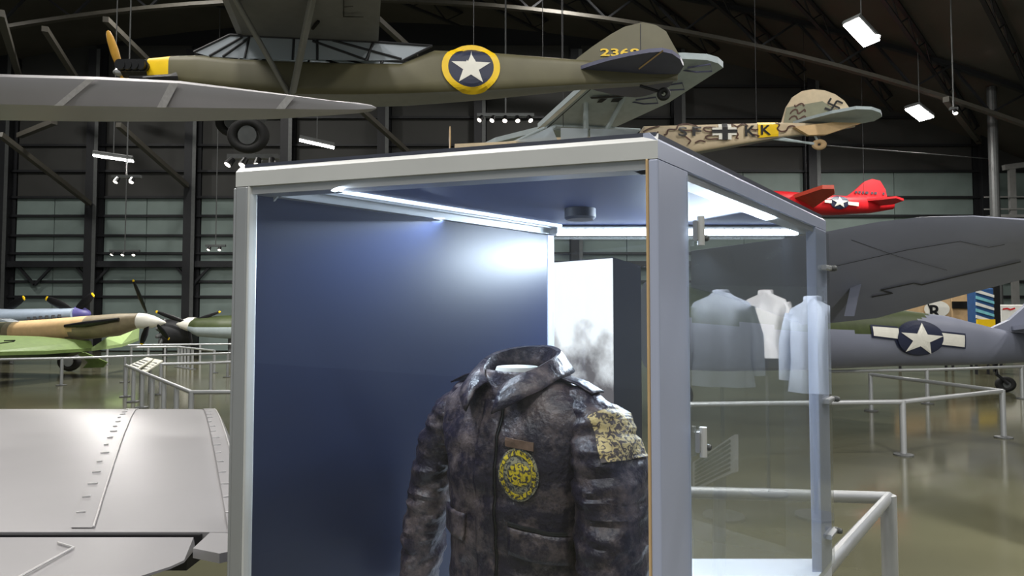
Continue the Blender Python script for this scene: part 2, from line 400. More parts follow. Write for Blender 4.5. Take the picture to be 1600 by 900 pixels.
for x, y in ((-9, 7), (-3, 2), (5, 5), (11, 11), (-14, 14), (3, -5), (-7, -5), (16, 3), (-4, -9), (24, 14), (2, 26), (12, 21), (-14, 25), (-24, 24)):  # unseen lamps added to light the hall and its back wall
    p = V((x, y, deck_z(x) - 0.9 if y > 10 else deck_z(x) - 3.6))
    t = thing('hanging_light', p, 'unseen hall light added high under the roof to brighten the hall', 'lamp', 'added hall lights out of view')
    build(MB().box((p.x-.7, p.y-.2, p.z+.03), (p.x+.7, p.y+.2, p.z+.2)), 'housing', 'steel_mid', t)
    build(MB().box((p.x-.65, p.y-.15, p.z-.02), (p.x+.65, p.y+.15, p.z+.03)), 'lens', 'lamp_lens', t)
    build(MB().tube([p + V((0, 0, .2)), V((p.x, p.y, deck_z(p.x)))], 0.02), 'stem', 'steel_mid', t)
    area_lamp('light', p - V((0, 0, .1)), p - V((0, 0, 5)), HALL_W, 1.3, 0.4, (1, .97, .92), t)
def spots(px, py, d, n, label, stem=True, step=0.28):
    c = W(px, py, d); t = thing('spotlight_bar', c, label, 'spotlight', 'track spotlights')
    build(MB().bar(c - V((n*step/2, 0, 0)), c + V((n*step/2, 0, 0)), 0.12, 0.10), 'bar', 'steel_mid', t)
    for k in range(n):
        p = c + V(((k - (n-1)/2)*step, -0.05, -0.05)); ax = V((0.25*(k - n/2), -0.5, -0.9)).normalized()
        h = build(MB().lathe(p, ax, [(0, .04), (.02, .07), (.2, .09)], 12), 'spot_head', 'black', t)
        build(MB().lathe(p + ax*0.19, ax, [(0, .075), (.02, .07)], 12), 'spot_lens', 'spot_lens', h)
    if stem: build(MB().tube([c, V((c.x, c.y, deck_z(c.x)))], 0.025), 'stem', 'steel_mid', t)
spots(396, 245, 14, 4, 'bar of spotlights at the left corner of the case top, below the wheel')
spots(198, 276, 22, 2, 'pair of spotlights hanging under the left tube light', step=0.5)
spots(790, 180, 20, 5, 'cluster of spotlights below the star roundel of the olive aircraft', step=0.36)
spots(1490, 170, 24, 1, 'single small spotlight right of the smaller rectangular light')
spots(195, 392, 32, 3, 'spotlights standing on the wall beam above the white spinner', stem=True, step=0.5)
spots(337, 384, 32, 2, 'two spotlights by the wall beam next to the case left post', stem=True, step=0.5)
# ================================================================== DISPLAY CASE
N, L, R, B = V((.2415, 1.05, 0)), V((-.561, 1.29, 0)), V((.976, 1.98, 0)), V((.095, 1.98, 0))
ZT, ZC, ZP = 2.287, 2.262, 1.25
case = thing('display_case', ((N+L+R+B)/4).to_3d() if False else (N+L+R+B)/4, 'tall aluminium-framed glass display case with a navy side panel, holding the leather jacket', 'display case')
def z3(p, z): return V((p.x, p.y, z))
def inset(p, k): c = (N+L+R+B)/4; return p + (c - p) * k
build(MB().prism([z3(inset(p, .02), 0.6) for p in (L, N, R, B)], (0, 0, 1.2)), 'plinth', 'plinth', case)
build(MB().prism([z3(inset(p, .005), ZP - 0.02) for p in (L, N, R, B)], (0, 0, 0.05)), 'platform', 'platform', case)
dNR, dNL, dLB, dBR = (R-N).normalized(), (L-N).normalized(), (B-L).normalized(), (R-B).normalized()
def post(p, e1, w1, e2, w2, z0=ZP, z1=ZT - 0.03, name='post', m='frame_face', m2=None):
    q = [p, p + e1*w1, p + e1*w1 + e2*w2, p + e2*w2]
    mb = MB().prism([z3(v, (z0+z1)/2) for v in q], (0, 0, z1 - z0)); o = build(mb, name, m, case)
    bv = o.modifiers.new('bevel', 'BEVEL'); bv.width = 0.003; bv.segments = 2; return o
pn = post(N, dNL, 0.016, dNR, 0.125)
tag(post(N + dNL*0.016 - dNR*0.002, dNL, 0.004, dNR, 0.02, name='edge_trim', m='sand'), 'beige edge seal')
post(L, -dNL, 0.028, dLB, 0.016, m='aluminium')
post(L - dNL*0.028, -dNL, 0.005, dLB, 0.018, m='frame_paint', name='inner_liner')
post(L + dNL*0.006, -dNL, 0.006, dLB, 0.012, m='aluminium', name='outer_flange', z1=ZT - .032)
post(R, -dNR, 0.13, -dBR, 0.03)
post(B + dBR*0.004, dBR, 0.032, -dLB, 0.03); post(B - dLB*0.05, dBR, 0.012, -dLB, 0.03, name='liner')
# top beams with a chamfered cap
def beam(p, q, inn, m='frame_paint'):
    mb = MB(); R_ = []
    pr = [(0, ZT-.030), (0, ZT), (.016, ZT + .016), (.05, ZT + .016), (.05, ZT-.030)]
    for e in (p, q): R_.append([z3(e, z) + inn*a for a, z in pr])
    mb.rings(R_); o = build(mb, 'top_beam', m, case)
    mb = MB(); mb.rings([[z3(e, z) + inn*a for a, z in ((.006, ZT-.046), (.006, ZT-.030), (.045, ZT-.030), (.045, ZT-.046))] for e in (p, q)])
    build(mb, 'beam_groove', 'aluminium', o)
inLN = V((dNL.y, -dNL.x, 0)); inLN = inLN if inLN.dot((R+B)/2 - N) > 0 else -inLN
inNR = V((dNR.y, -dNR.x, 0)); inNR = inNR if inNR.dot(L - N) > 0 else -inNR
inLB = V((dLB.y, -dLB.x, 0)); inLB = inLB if inLB.dot(N - L) > 0 else -inLB
inBR = V((0, -1, 0))
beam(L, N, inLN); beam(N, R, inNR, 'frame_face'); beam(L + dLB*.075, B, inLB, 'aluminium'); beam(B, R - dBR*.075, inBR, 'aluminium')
build(MB().prism([z3(inset(p, .03), ZC + .014) for p in (L, N, R, B)], (0, 0, .02)), 'ceiling_panel', 'case_ceiling', case)
build(MB().prism([z3(inset(p, .02), ZT + .012) for p in (L, N, R, B)], (0, 0, .01)), 'lid', 'plinth', case)
# navy panel between left post and back post
a, b = L + inLB*0.012 + dLB*0.02, B + inLB*0.012
build(MB().prism([z3(a, 0), z3(b, 0), z3(b + inLB*0.012, 0), z3(a + inLB*0.012, 0)], (0, 0, 0)).__class__().add(
    [z3(a, ZP), z3(b, ZP), z3(b + inLB*.012, ZP), z3(a + inLB*.012, ZP), z3(a, ZC), z3(b, ZC), z3(b + inLB*.012, ZC), z3(a + inLB*.012, ZC)],
    [(0,3,2,1),(4,5,6,7),(0,1,5,4),(1,2,6,5),(2,3,7,6),(3,0,4,7)]), 'side_panel', 'navy', case)
def pane(a, b, inn, name='glass_pane', gm='case_glass'):
    t = .006; vs = [z3(q, z) for z in (ZP, ZT - .04) for q in (a, b, b + inn*t, a + inn*t)]
    return build(MB().add(vs, [(0,3,2,1),(4,5,6,7),(0,1,5,4),(1,2,6,5),(2,3,7,6),(3,0,4,7)]), name, gm, case)
pane(L - dNL*0.03 + inLN*.008, N + dNL*.02 + inLN*.008, inLN)
pane(N + dNR*.11 - inNR*.008, R - dNR*.005 - inNR*.008, inNR, 'glass_door', 'door_glass')
pane(B + dBR*.035 + inBR*.008, R - dBR*.03 + inBR*.008, inBR)
# LED strips: back top edge (diodes), rails along the navy panel
s0, s1 = z3(B, ZC - .012) + dBR*.04 + inBR*.06, z3(R, ZC - .012) - dBR*.12 + inBR*.06
o = build(MB().bar(s0, s1, .03, .018), 'led_channel', 'frame_paint', case)
mb = MB(); n = 26
for k in range(n):
    p = s0.lerp(s1, (k + .5)/n) + V((0, -.016, -.004)); mb.box((p.x-.011, p.y-.004, p.z-.006), (p.x+.011, p.y, p.z+.006))
build(mb, 'led_row', 'led', o)['kind'] = 'stuff'
build(MB().bar(s0 + V((0, -.004, -.012)), s1 + V((0, -.004, -.012)), .02, .005), 'led_diffuser', 'led', o)
area_lamp('led_light', s0.lerp(s1, .60) + V((0, -.035, -.03)), (-.06, 1.55, 1.25), LED_W, .50, .02, (.74, .86, 1.0), case)
for k, (h, off) in enumerate(((.0, .028), (-.002, .058), (.0, .088))):
    a = z3(L, ZC + h) + dLB*.05 + inLB*off; b = z3(B, ZC + h) - dLB*.02 + inLB*off
    build(MB().bar(a, b, .012, .007), 'led_rail', 'led_rail' if k != 1 else 'aluminium', case)
a = z3(L, ZC) + dLB*.06 + inLB*.05; b = z3(B, ZC) - dLB*.06 + inLB*.05
area_lamp('rail_light', (a+b)/2 + V((0, 0, -.02)), (a+b)/2 + V((.25, -.1, -1)), LED_W*.45, (b-a).length, .02, (.74, .86, 1.0), case).rotation_euler.z += 0.0
p = W(906, 296, 1.62); build(MB().lathe((p.x, p.y, ZC + .004), (0, 0, -1), [(0, .040), (.022, .040), (.028, .034)], 28), 'detector', 'plinth', case, True)
# corner bracket, hinges, clips
p = z3(L, ZC) + dLB*.05 - dNL*.036; build(MB().prism([p, p - dNL*.03, p - V((0, 0, .03))], dLB*.004), 'corner_bracket', 'aluminium', case)
for py in (361, 690):
    q = N + dNR*.135 - inNR*.012; c = W(1076, py, q.y); z = c.z; h = thing('x', (0, 0, 0), None, None) if False else None
    hb = build(MB().bar(z3(q, z) - dNR*.012, z3(q, z) + dNR*.022, .008, .036, ch=.002), 'hinge', 'aluminium', case)
    build(MB().tube([z3(q - inNR*.006, z - .026), z3(q - inNR*.006, z + .026)], .0065, 12), 'hinge_pin', 'frame_paint', hb)
    build(MB().lathe(z3(q + dNR*.018 - inNR*.004, z - .012), -inNR, [(0, .006), (.006, .006), (.009, .004)], 12), 'hinge_bolt', 'steel_mid', hb)
for py in (419, 624, 831):
    q = R - dNR*.035 - inNR*.012; z = W(1290, py, q.y).z
    cb = build(MB().bar(z3(q, z) - dNR*.06, z3(q, z) + dNR*.03, .016, .014, ch=.003), 'door_clip', 'aluminium', case)
    build(MB().lathe(z3(q + dNR*.02, z), -inNR, [(0, .009), (.014, .009), (.02, .006)], 12), 'clip_knob', 'steel_mid', cb)
# ================================================================== LEATHER JACKET
JC = V((.025, 1.57, 0)); JF = V((-.6, -.8, 0)); JA = V((.8, -.6, 0))
jk = thing('leather_jacket', (JC.x, JC.y, ZP + .03), 'worn dark brown leather flight jacket with cracked patches, on a form inside the case', 'jacket')
TS = [(1.285, .172, .118), (1.34, .182, .128), (1.45, .186, .132), (1.56, .192, .136), (1.66, .200, .138), (1.72, .218, .130), (1.76, .226, .116), (1.785, .215, .106), (1.808, .185, .098), (1.830, .150, .090), (1.85, .115, .084), (1.865, .088, .080)]
def tsec(z):
    z = min(max(z, TS[0][0]), TS[-1][0])
    for a, b in zip(TS, TS[1:]):
        if z <= b[0]:
            t = (z - a[0])/(b[0] - a[0]); return a[1]*(1-t) + b[1]*t, a[2]*(1-t) + b[2]*t
def wr(p, amp, fx, fz): return amp * noise.noise(V((p.x*fx, p.y*fx, p.z*fz))) + amp*.5*noise.noise(V((p.x*fx*2.3, p.y*fx*2.3, p.z*fz*2.1 + 5)))
def tors(u, z, off=0.0):      # point on the chest at lateral u
    A, D = tsec(z); t = max(0, 1 - abs(u/A)**2.4)**(1/2.4); p = JC + JA*u + JF*(D*t) + V((0, 0, z))
    nrm = (JA*(u/A/A) + JF*(t/D)).normalized(); return p + nrm*(wr(p, .009, 11, 15) + off)
mb = MB(); RR = []
for i in range(91):
    z = 1.285 + (1.865 - 1.285)*i/90; A, D = tsec(z); r = []
    for k in range(96):
        t = 2*math.pi*k/96; ca, sa = math.cos(t), math.sin(t); e = 2/2.4
        p = JC + JA*(A*math.copysign(abs(ca)**e, ca)) + JF*(D*math.copysign(abs(sa)**e, sa)) + V((0, 0, z))
        nrm = (JA*ca/A + JF*sa/D).normalized(); r.append(p + nrm*(wr(p, .009, 11, 15)))
    RR.append(r)
body = build(mb.rings(RR, cap=False), 'jacket_body', 'leather', jk, True)
so = body.modifiers.new('thick', 'SOLIDIFY'); so.thickness = .004; so.offset = -1
def sleeve(sg, path):
    P = [JC + JA*(sg*u) + JF*f + V((0, 0, z)) for u, f, z, r in path]; rad = [q[3] for q in path]
    RR = []; n = 110
    for i in range(n + 1):
        t = i/n*(len(P) - 1); k = min(int(t), len(P) - 2); s = t - k; s2 = s*s*(3 - 2*s)
        c = P[k].lerp(P[k+1], s); d = (P[min(k+2, len(P)-1)] - P[k]).lerp(P[k+1] - P[max(k-1, 0)], 1 - s).normalized()
        r = rad[k]*(1-s2) + rad[k+1]*s2; a = d.cross(JF).normalized(); b = a.cross(d).normalized(); ring = []
        for j in range(56):
            q = 2*math.pi*j/56; dr = a*math.cos(q)*.94 + b*math.sin(q)*1.12; p = c + dr*r
            fold = .012*noise.noise(V((p.x*7 + sg*3, p.y*7, p.z*30 + 1.5*math.sin(q)))) + .006*noise.noise(V((p.x*18, p.y*18, p.z*75)))
            ring.append(p + dr*fold*min(1, i/12))
        RR.append(ring)
    o = build(MB().rings(RR), 'sleeve', 'leather', jk, True); return RR, o
lr, ls = sleeve(1, [(.110, 0, 1.818, .025), (.165, .0, 1.795, .045), (.215, .005, 1.748, .070), (.248, .015, 1.66, .084), (.262, .03, 1.54, .082), (.262, .045, 1.41, .076), (.256, .06, 1.28, .064)])
rr_, rs = sleeve(-1, [(.115, 0, 1.812, .025), (.170, .0, 1.790, .040), (.222, .0, 1.745, .056), (.270, .0, 1.65, .060), (.296, .01, 1.52, .058), (.312, .02, 1.39, .056), (.320, .03, 1.27, .052)])
# collar: stand, fold and falling points
mb = MB(); nT = 60; G = []
for i in range(nT + 1):
    th = math.radians(-163 + 326*i/nT); k = abs(th)/math.radians(163); fr = k**2
    dr = -JF*math.cos(th)*1.0 + JA*math.sin(th); sx = 1.0 + .10*abs(math.sin(th))
    tip = max(0, (k - .62)/.38)
    base = JC + dr*.078*sx + V((0, 0, 1.855 - .040*fr)) + JF*.012*fr
    top = JC + dr*(.083 + .004*fr)*sx + V((0, 0, 1.915 - .078*fr)) + JF*.018*fr
    mid = JC + dr*(.102 + .010*fr)*sx + V((0, 0, 1.893 - .068*fr)) + JF*.028*fr
    low = JC + dr*(.118 + .006*tip)*sx + V((0, 0, 1.868 - .048*fr - .040*tip)) + JF*(.03*fr + .016*tip)
    row = [base, base.lerp(top, .5) - dr*.004, top - dr*.003, top + dr*.004 + V((0, 0, .002)), top.lerp(mid, .5) + dr*.004, mid, mid.lerp(low, .5), low]
    G.append([p + V((0, 0, .003*noise.noise(p*25))) for p in row])
vs = [p for r in G for p in r]; m_ = len(G[0])
fs = [(i*m_+j, i*m_+j+1, (i+1)*m_+j+1, (i+1)*m_+j) for i in range(nT) for j in range(m_-1)]
co = build(mb.add(vs, fs), 'collar', 'leather', jk, True); so = co.modifiers.new('thick', 'SOLIDIFY'); so.thickness = .006; so.offset = 0
# front placket, yoke seam, pocket flaps, patches
def chest_fig(u0, u1, z0, z1, off, nu=10, nz=10, sh=0.0):
    vs = [tors(u0 + (u1-u0)*i/nu, z0 + (z1-z0)*j/nz + sh*(i/nu), off) for j in range(nz+1) for i in range(nu+1)]
    fs = [(j*(nu+1)+i, j*(nu+1)+i+1, (j+1)*(nu+1)+i+1, (j+1)*(nu+1)+i) for j in range(nz) for i in range(nu)]
    return MB().add(vs, fs)
def soft(o, t): s = o.modifiers.new('thick', 'SOLIDIFY'); s.thickness = t; s.offset = 1; return o
soft(build(chest_fig(-.030, .022, 1.29, 1.80, .001, 8, 70), 'zip_placket', 'leather', jk, True), .006)
soft(build(chest_fig(.024, .027, 1.29, 1.79, .001, 2, 70), 'zip', 'steel_dark', jk), .003)
soft(build(chest_fig(.060, .175, 1.475, 1.535, .002, 12, 6, -.018), 'pocket_flap', 'leather', jk, True), .009)
soft(build(chest_fig(.060, .170, 1.538, 1.544, .002, 12, 2, -.018), 'pocket_welt', 'steel_dark', jk), .008)
soft(build(chest_fig(-.165, -.070, 1.475, 1.535, .002, 12, 6), 'pocket_flap', 'leather', jk, True), .008)
soft(build(chest_fig(.052, .118, 1.708, 1.726, .002, 8, 3, -.006), 'name_strip', 'name_leather', jk), .005)
def oval(cu, cz, ru, rz, off, r0=0.0, nr=7):
    v2, f2 = fig_disc(cu, cz, ru, rz, nr, 36, r0); return MB().add([tors(a, b, off) for a, b in v2], f2)
pa = tag(soft(build(oval(.083, 1.648, .046, .058, .002), 'chest_patch', 'patch_grey', jk), .004), 'cracked round patch with yellow ring and rampant figure worn away')
soft(build(oval(.083, 1.648, .041, .053, .004, .80, 2), 'patch_ring', 'patch_yellow', pa), .004)
soft(build(oval(.088, 1.650, .026, .024, .004, 0, 4), 'patch_emblem', 'patch_yellow', pa), .004)
# sleeve patch on the outer upper arm
vs = []; fs = []; i0, i1 = 33, 58
ctr = W(958, 684, 1.36); best = None
def sl(i, j, off):
    p = lr[i][j % 56]; c = sum(lr[i], V((0, 0, 0)))/56; return p + (p - c).normalized()*off
for j in range(56):
    p = lr[40][j]; e = abs(800 + 1000*p.x/p.y - 962) + (1000 if (p - V((0, 0, 2))).dot(p - sum(lr[40], V((0, 0, 0)))/56) > 0 else 0)
    if best is None or e < best[0]: best = (e, j)
jj = best[1]; rows = range(33, 53); cs = range(-7, 8)
vs = [sl(i, jj + c, .0035) for i in rows for c in cs]; nc = len(cs)
fs = [(a*nc+b, a*nc+b+1, (a+1)*nc+b+1, (a+1)*nc+b) for a in range(len(rows)-1) for b in range(nc-1)]
tag(soft(build(MB().add(vs, fs), 'sleeve_patch', 'patch_tan', jk), .003), 'square tan cracked cloth patch')
# epaulette across the left shoulder
def shoulder(u, f): 
    T_ = [(.06, 1.880), (.08, 1.870), (.11, 1.856), (.165, 1.843), (.215, 1.820), (.25, 1.79)]
    for a, b in zip(T_, T_[1:]):
        if u <= b[0]: zz = a[1] + (b[1]-a[1])*(u - a[0])/(b[0]-a[0]); break
    return JC + JA*u + JF*f + V((0, 0, zz - .8*abs(f)**1.6))
for sg in (1, -1):
    mb = MB(); vs = [shoulder(.085 + .125*i/12, -.026 + .052*j/4) if sg > 0 else (lambda q: q - JA*(2*(q - JC).dot(JA)))(shoulder(.085 + .125*i/12, -.026 + .052*j/4)) for i in range(13) for j in range(5)]
    fs = [(i*5+j, i*5+j+1, i*5+j+6, i*5+j+5) for i in range(12) for j in range(4)]
    soft(build(mb.add(vs, fs), 'epaulette', 'leather', jk, True), .004)
# form that carries the jacket
fm = thing('mannequin_form', (JC.x, JC.y, ZP + .005), 'white neck of the display form showing inside the jacket collar', 'display form')
build(MB().lathe((JC.x - .012, JC.y - .016, 1.718), (0, 0, 1), [(0, .065), (.10, .062), (.135, .060), (.155, .05), (.158, .0)], 28), 'neck_block', 'white_paint', fm, True)
build(MB().tube([(JC.x, JC.y, ZP + .02), (JC.x, JC.y, 1.71)], .016, 14), 'pole', 'aluminium', fm)
build(MB().lathe((JC.x, JC.y, ZP + .005), (0, 0, 1), [(0, .12), (.012, .12), (.018, .05), (.02, .02)], 30), 'foot', 'aluminium', fm, True)
# jacket and form stand a little forward of the case centre, at nine tenths of the drafted size
JS = .87
for o in (jk,): o.location = V((JC.x*JS, JC.y*JS, CH + JS*(o.location.z - CH))); o.scale = (JS, JS, JS)
fm.location = V((JC.x*JS, JC.y*JS, ZP + .005)); fm.scale = (JS, JS, (CH + JS*(1.876 - CH) - ZP - .005)/(1.876 - ZP - .005))
# ================================================================== SILVER BIPLANE WINGS
lw = thing('silver_wing', (-1.6, 2.6, 0), 'silver fabric-covered lower wing with rib tapes and a hinged aileron, left of the case', 'aircraft wing')
def lwx(xs, y): return xs - .52*(y - 1.75)
sec = [(1.74, 1.415), (1.95, 1.440), (2.3, 1.472), (2.7, 1.497), (3.1, 1.503), (3.4, 1.490), (3.65, 1.46), (3.76, 1.425), (3.78, 1.40), (3.7, 1.37), (3.2, 1.345), (2.4, 1.345), (1.74, 1.375)]
def lw_top(y):
    for a, b in zip(sec[:8], sec[1:9]):
        if y <= b[0]: return a[1] + (b[1]-a[1])*(y - a[0])/(b[0]-a[0])
    return 1.42
mb = MB(); RR = []
for i, x0 in enumerate([-6.0, -4.5, -3, -2, -1.5, -1.1, -.84, -.76, -.70, -.665]):
    k = {7: .97, 8: .8, 9: .35}.get(i, 1); cz = 1.40
    RR.append([V((lwx(x0, y), y, cz + (z - cz)*k)) for y, z in sec])
build(mb.rings(RR), 'wing_skin', 'silver', lw, True)
# tip piece ahead of the aileron gap
build(MB().prism([(-.81, 1.745, 1.402), (-.665, 1.745, 1.400), (-.652, 1.65, 1.398), (-.72, 1.60, 1.398), (-.80, 1.63, 1.400)], (0, 0, .024)), 'tip_fairing', 'silver', lw)
al = build(MB().rings([[V((x, y0, 1.380)), V((x, y0 - .012, 1.414)), V((x + (y0-.02-ye)*.3, ye, 1.394)), V((x + (y0-.02-ye)*.3, ye, 1.388))] for x, y0, ye in ((-6, 1.715, 1.36), (-2, 1.715, 1.36), (-1.0, 1.715, 1.42), (-.86, 1.715, 1.56), (-.835, 1.715, 1.60))]), 'aileron', 'silver', lw, True)
build(MB().box((-6, 1.66, 1.345), (-.83, 1.76, 1.374)), 'hinge_spar', 'black', lw)
build(MB().box((-6, 1.728, 1.37), (-.83, 1.739, 1.411)), 'gap_shade_strip', 'black', lw)  # black strip that paints the aileron gap as dark shade
for x0 in (-4.05, -2.85, -2.0, -1.16, -.735):
    mb = MB(); ys = [1.76 + .08*i for i in range(25)]; vs = []; fs = []
    for y in ys:
        for s in (-.030, .030): vs.append(V((lwx(x0 + s, y), y, lw_top(y) + .0025)))
    fs = [(2*i, 2*i+1, 2*i+3, 2*i+2) for i in range(len(ys)-1)]
    tp = soft(build(mb.add(vs, fs), 'rib_tape', 'silver', lw), .0012)
    m2 = MB()
    for y in [1.85 + .11*i for i in range(15)]:
        p = V((lwx(x0, y), y, lw_top(y) + .005)); m2.bar(p - V((.030, 0, 0)), p + V((random.uniform(-.018, .0), .004, .002)), .005, .004)
    m2.tube([V((lwx(x0 + .03, y), y, lw_top(y) + .005)) for y in ys[::2]], .003, 6)
    build(m2, 'rib_stitching', 'silver_tape', tp)['kind'] = 'stuff'
build(MB().tube([(-1.16, 1.66, 1.415), (-1.10, 1.63, 1.414), (-1.11, 1.52, 1.408), (-1.12, 1.44, 1.402)], .003, 6), 'aileron_tape', 'silver_tape', al)
mb = MB()
for s in (-1, 1): build(MB().tube([(-4.2 + s*.5, 2.6, 1.36), (-4.2 + s*.9, 2.6, 0.0)], .05), 'support_leg', 'steel_mid', lw)
uw = thing('silver_wing', W(100, 160, 5.6), 'silver fabric-covered upper wing with tapered tip, hanging at upper left', 'aircraft wing')
us = [(-420, 112, 156, 186), (0, 120, 163, 188), (150, 124, 166, 190), (280, 130, 168, 190), (430, 147, 170, 186), (520, 158, 171, 180), (560, 161, 171, 177), (580, 164, 170, 174), (588, 168, 169, 170)]
mb = MB(); RR = []
for px, t, r, b in us:
    k = (588 - px)/588; k = min(1, max(.02, k*1.6)); d0 = 5.55 - .12*k; d1 = 5.55 - .02*k; d2 = 5.55 + .75*k
    p0, p1, p2 = W(px, t, d0), W(px, r, d1), W(px, b, d2)
    q = W(px, t, d0); nose = p0 + V((0, .02*k, .03*k)); topm = p0 + V((0, .3*k, .10*k)); tope = p2 + V((0, 0, .03*k))
    R_ = [p0, p0.lerp(p1, .3) + V((0, -.012*k, -.006*k)), p0.lerp(p1, .65) + V((0, -.010*k, -.006*k)), p1, p1.lerp(p2, .5), p2, tope, topm, nose]
    RR.append(R_)
build(mb.rings(RR), 'wing_skin', 'silver', uw, True)
def us_at(px):
    for a, b in zip(us, us[1:]):
        if px <= b[0]: s = (px - a[0])/(b[0]-a[0]); return [a[k]*(1-s) + b[k]*s for k in range(4)]
for px, lean in ((-60, 55), (95, 55), (255, 22), (440, 18)):
    mb = MB(); vs = []; fs = []
    for i in range(9):
        t = i/8; x = px + lean*(1 - t)*.9; q = us_at(x); k = min(1, max(.02, (588 - x)/588*1.6)); d0 = 5.55 - .12*k; d1 = 5.55 - .02*k
        for s in (-7, 7): vs.append(W(x + s, q[1]*(1-t) + q[2]*t, (d0*(1-t) + d1*t)) + V((0, -.022, -.008)))
    fs = [(2*i, 2*i+1, 2*i+3, 2*i+2) for i in range(8)]
    soft(build(mb.add(vs, fs), 'rib_tape', 'silver_tape', uw), .006)
mb = MB()
for x in (-5.5, -4.9): build(MB().tube([(x, 5.6, 3.95), (x, 5.6, deck_z(x) - .05)], .012), 'suspension_cable', 'steel_mid', uw)
# ================================================================== OLIVE OBSERVATION AIRCRAFT (L-4 type)
def d4(px): return 11.4 + (px - 190)/880*1.3
gp = thing('observation_aircraft', W(600, 158, 12), 'olive high-wing light aircraft with yellow cowl and star roundel, hanging above the case', 'aircraft')
f4 = Fus([(p, t, b, d4(p), w) for p, t, b, w in ((246, 99, 133, .34), (282, 97, 143, .42), (330, 97, 150, .48), (380, 103, 155, .50), (470, 107, 160, .50), (560, 109, 160, .48), (632, 109, 158, .46), (682, 87, 156, .42), (760, 88, 151, .34), (905, 97, 138, .20), (1000, 104, 133, .12), (1058, 109, 126, .05))], 4.5)
def m4(px, t):
    if math.sin(t) < -.88: return 2
    return 1 if px < 282 else 0
build(f4.mesh(56, 32, m4), 'fuselage', ['olive', 'yellow', 'belly_grey'], gp, True)
e4 = build(MB().rings([[W(x, y, d4(x)) + V((0, s, 0)) for y, s in ((96, -.05), (103, -.3), (118, -.33), (127, -.2), (127, .2), (103, .3))] for x in (203, 246)]), 'engine_block', 'black', gp)
for x in (213, 223, 233, 243):
    build(MB().lathe(W(x, 115, d4(x)) + V((0, -.30, 0)), (0, -1, -.1), [(0, .09), (.1, .09), (.1, .11), (.13, .11), (.13, .09), (.2, .09), (.2, .06)], 14), 'cylinder', 'black', e4)
build(MB().tube([W(203, 121, 11.0), W(225, 123, 10.95), (W(268, 121, 11.0)), W(276, 121, 11.05)], [.03, .05, .06, .09], 10), 'exhaust_pipe', 'black', gp)
pr = thing('x', (0, 0, 0), None, None) if False else None
mb = MB(); hub = W(190, 113, 11.4); blade(mb, hub, W(168, 48, 11.4), .20, axis=(.35, 1, 0)); blade(mb, hub, W(196, 128, 11.3) + V((.1, 0, -.55)), .20, axis=(.35, 1, 0))
po = build(mb, 'propeller', 'wood_prop', gp, True); build(MB().lathe(hub + V((-.14, 0, 0)), (1, 0, 0), [(0, .03), (.06, .07), (.3, .08)], 14), 'hub', 'aluminium', po)
# cabin glazing between sill and wing
def g4(px, py, off=0): return f4.side(px, min(py, 150), off) if py > 110 else V((W(px, py, d4(px)).x, d4(px) - .44 + off, W(px, py, d4(px)).z))
for poly in (((322, 97), (376, 72), (404, 74), (398, 106), (345, 103)), ((406, 74), (470, 76), (468, 108), (400, 106)), ((474, 76), (505, 78), (505, 108), (472, 108)), ((509, 78), (588, 80), (580, 109), (509, 108)), ((592, 81), (676, 88), (636, 108), (584, 109))):
    build(MB().prism([g4(*q) for q in poly], (0, .012, 0)), 'window', 'aircraft_glass', gp)
    build(MB().prism([g4(*q) + V((0, .86, 0)) for q in poly], (0, .012, 0)), 'window', 'aircraft_glass', gp)
mb = MB()
for a, b in (((322, 97), (376, 71)), ((398, 106), (405, 73)), ((470, 108), (472, 76)), ((507, 108), (507, 78)), ((580, 109), (592, 81)), ((636, 109), (680, 87)), ((376, 71), (592, 81)), ((592, 81), (680, 87)), ((345, 103), (395, 74)), ((365, 104), (404, 76)), ((500, 80), (580, 108)), ((530, 79), (634, 107))):
    for dy in (0, .86): mb.tube([g4(*a) + V((0, dy - .01, 0)), g4(*b) + V((0, dy - .01, 0))], .022, 6)
build(mb, 'cabin_frame', 'steel_dark', gp)
# wings
le, te = W(376, 70, 11.7), W(590, 80, 12.05)
dw = V((.235, -1, -.0)); zr = 7.02
def wsec(p, k, zz, th=.17):
    a = V((le.x, le.y, zr)) + dw*k; b = V((te.x, te.y, zr - .05)) + dw*k; return [V((a.x, a.y, zz)), a.lerp(b, .05) + V((0, 0, zz - zr - .06)), V((b.x, b.y, zz - .05)), V((b.x, b.y, zz - .02)), a.lerp(b, .35) + V((0, 0, zz - zr + th)), a.lerp(b, .05) + V((0, 0, zz - zr + th*.6))]
build(MB().rings([wsec(0, k, zr + .02*k) for k in (.3, 2, 4, 5.2)]), 'wing', 'wing_grey', gp, False)
build(MB().rings([wsec(0, -k, zr + .28*(k - .3)) for k in (.4, 2, 4, 5.2)]), 'wing', 'wing_grey', gp, False)
build(MB().rings([wsec(0, k, zr) for k in (-.5, .4)]), 'wing_root', 'wing_grey', gp)
for a, b in (((450, 145), (352, -30)), ((457, 145), (494, -30))):
    build(MB().bar(W(*a, 11.35), W(*b, 9.7), .075, .14, up=(0, 1, 0), ch=.02), 'wing_strut', 'belly_grey', gp)
decal('wing_letter', [fig_quad((536, -6), (538, -6), (538, 27), (536, 27)), fig_quad((536, 10), (552, 9), (552, 10.5), (536, 12)), fig_quad((538, 25), (568, 26), (568, 27), (538, 27))], lambda x, y: Wz(x, y, zr - .075 + .012*(11.9-10)*.0), 'black', gp)
build(MB().bar(W(488, 45, 10.9), W(498, 33, 10.7), .04, .04), 'strut_fitting', 'black', gp)
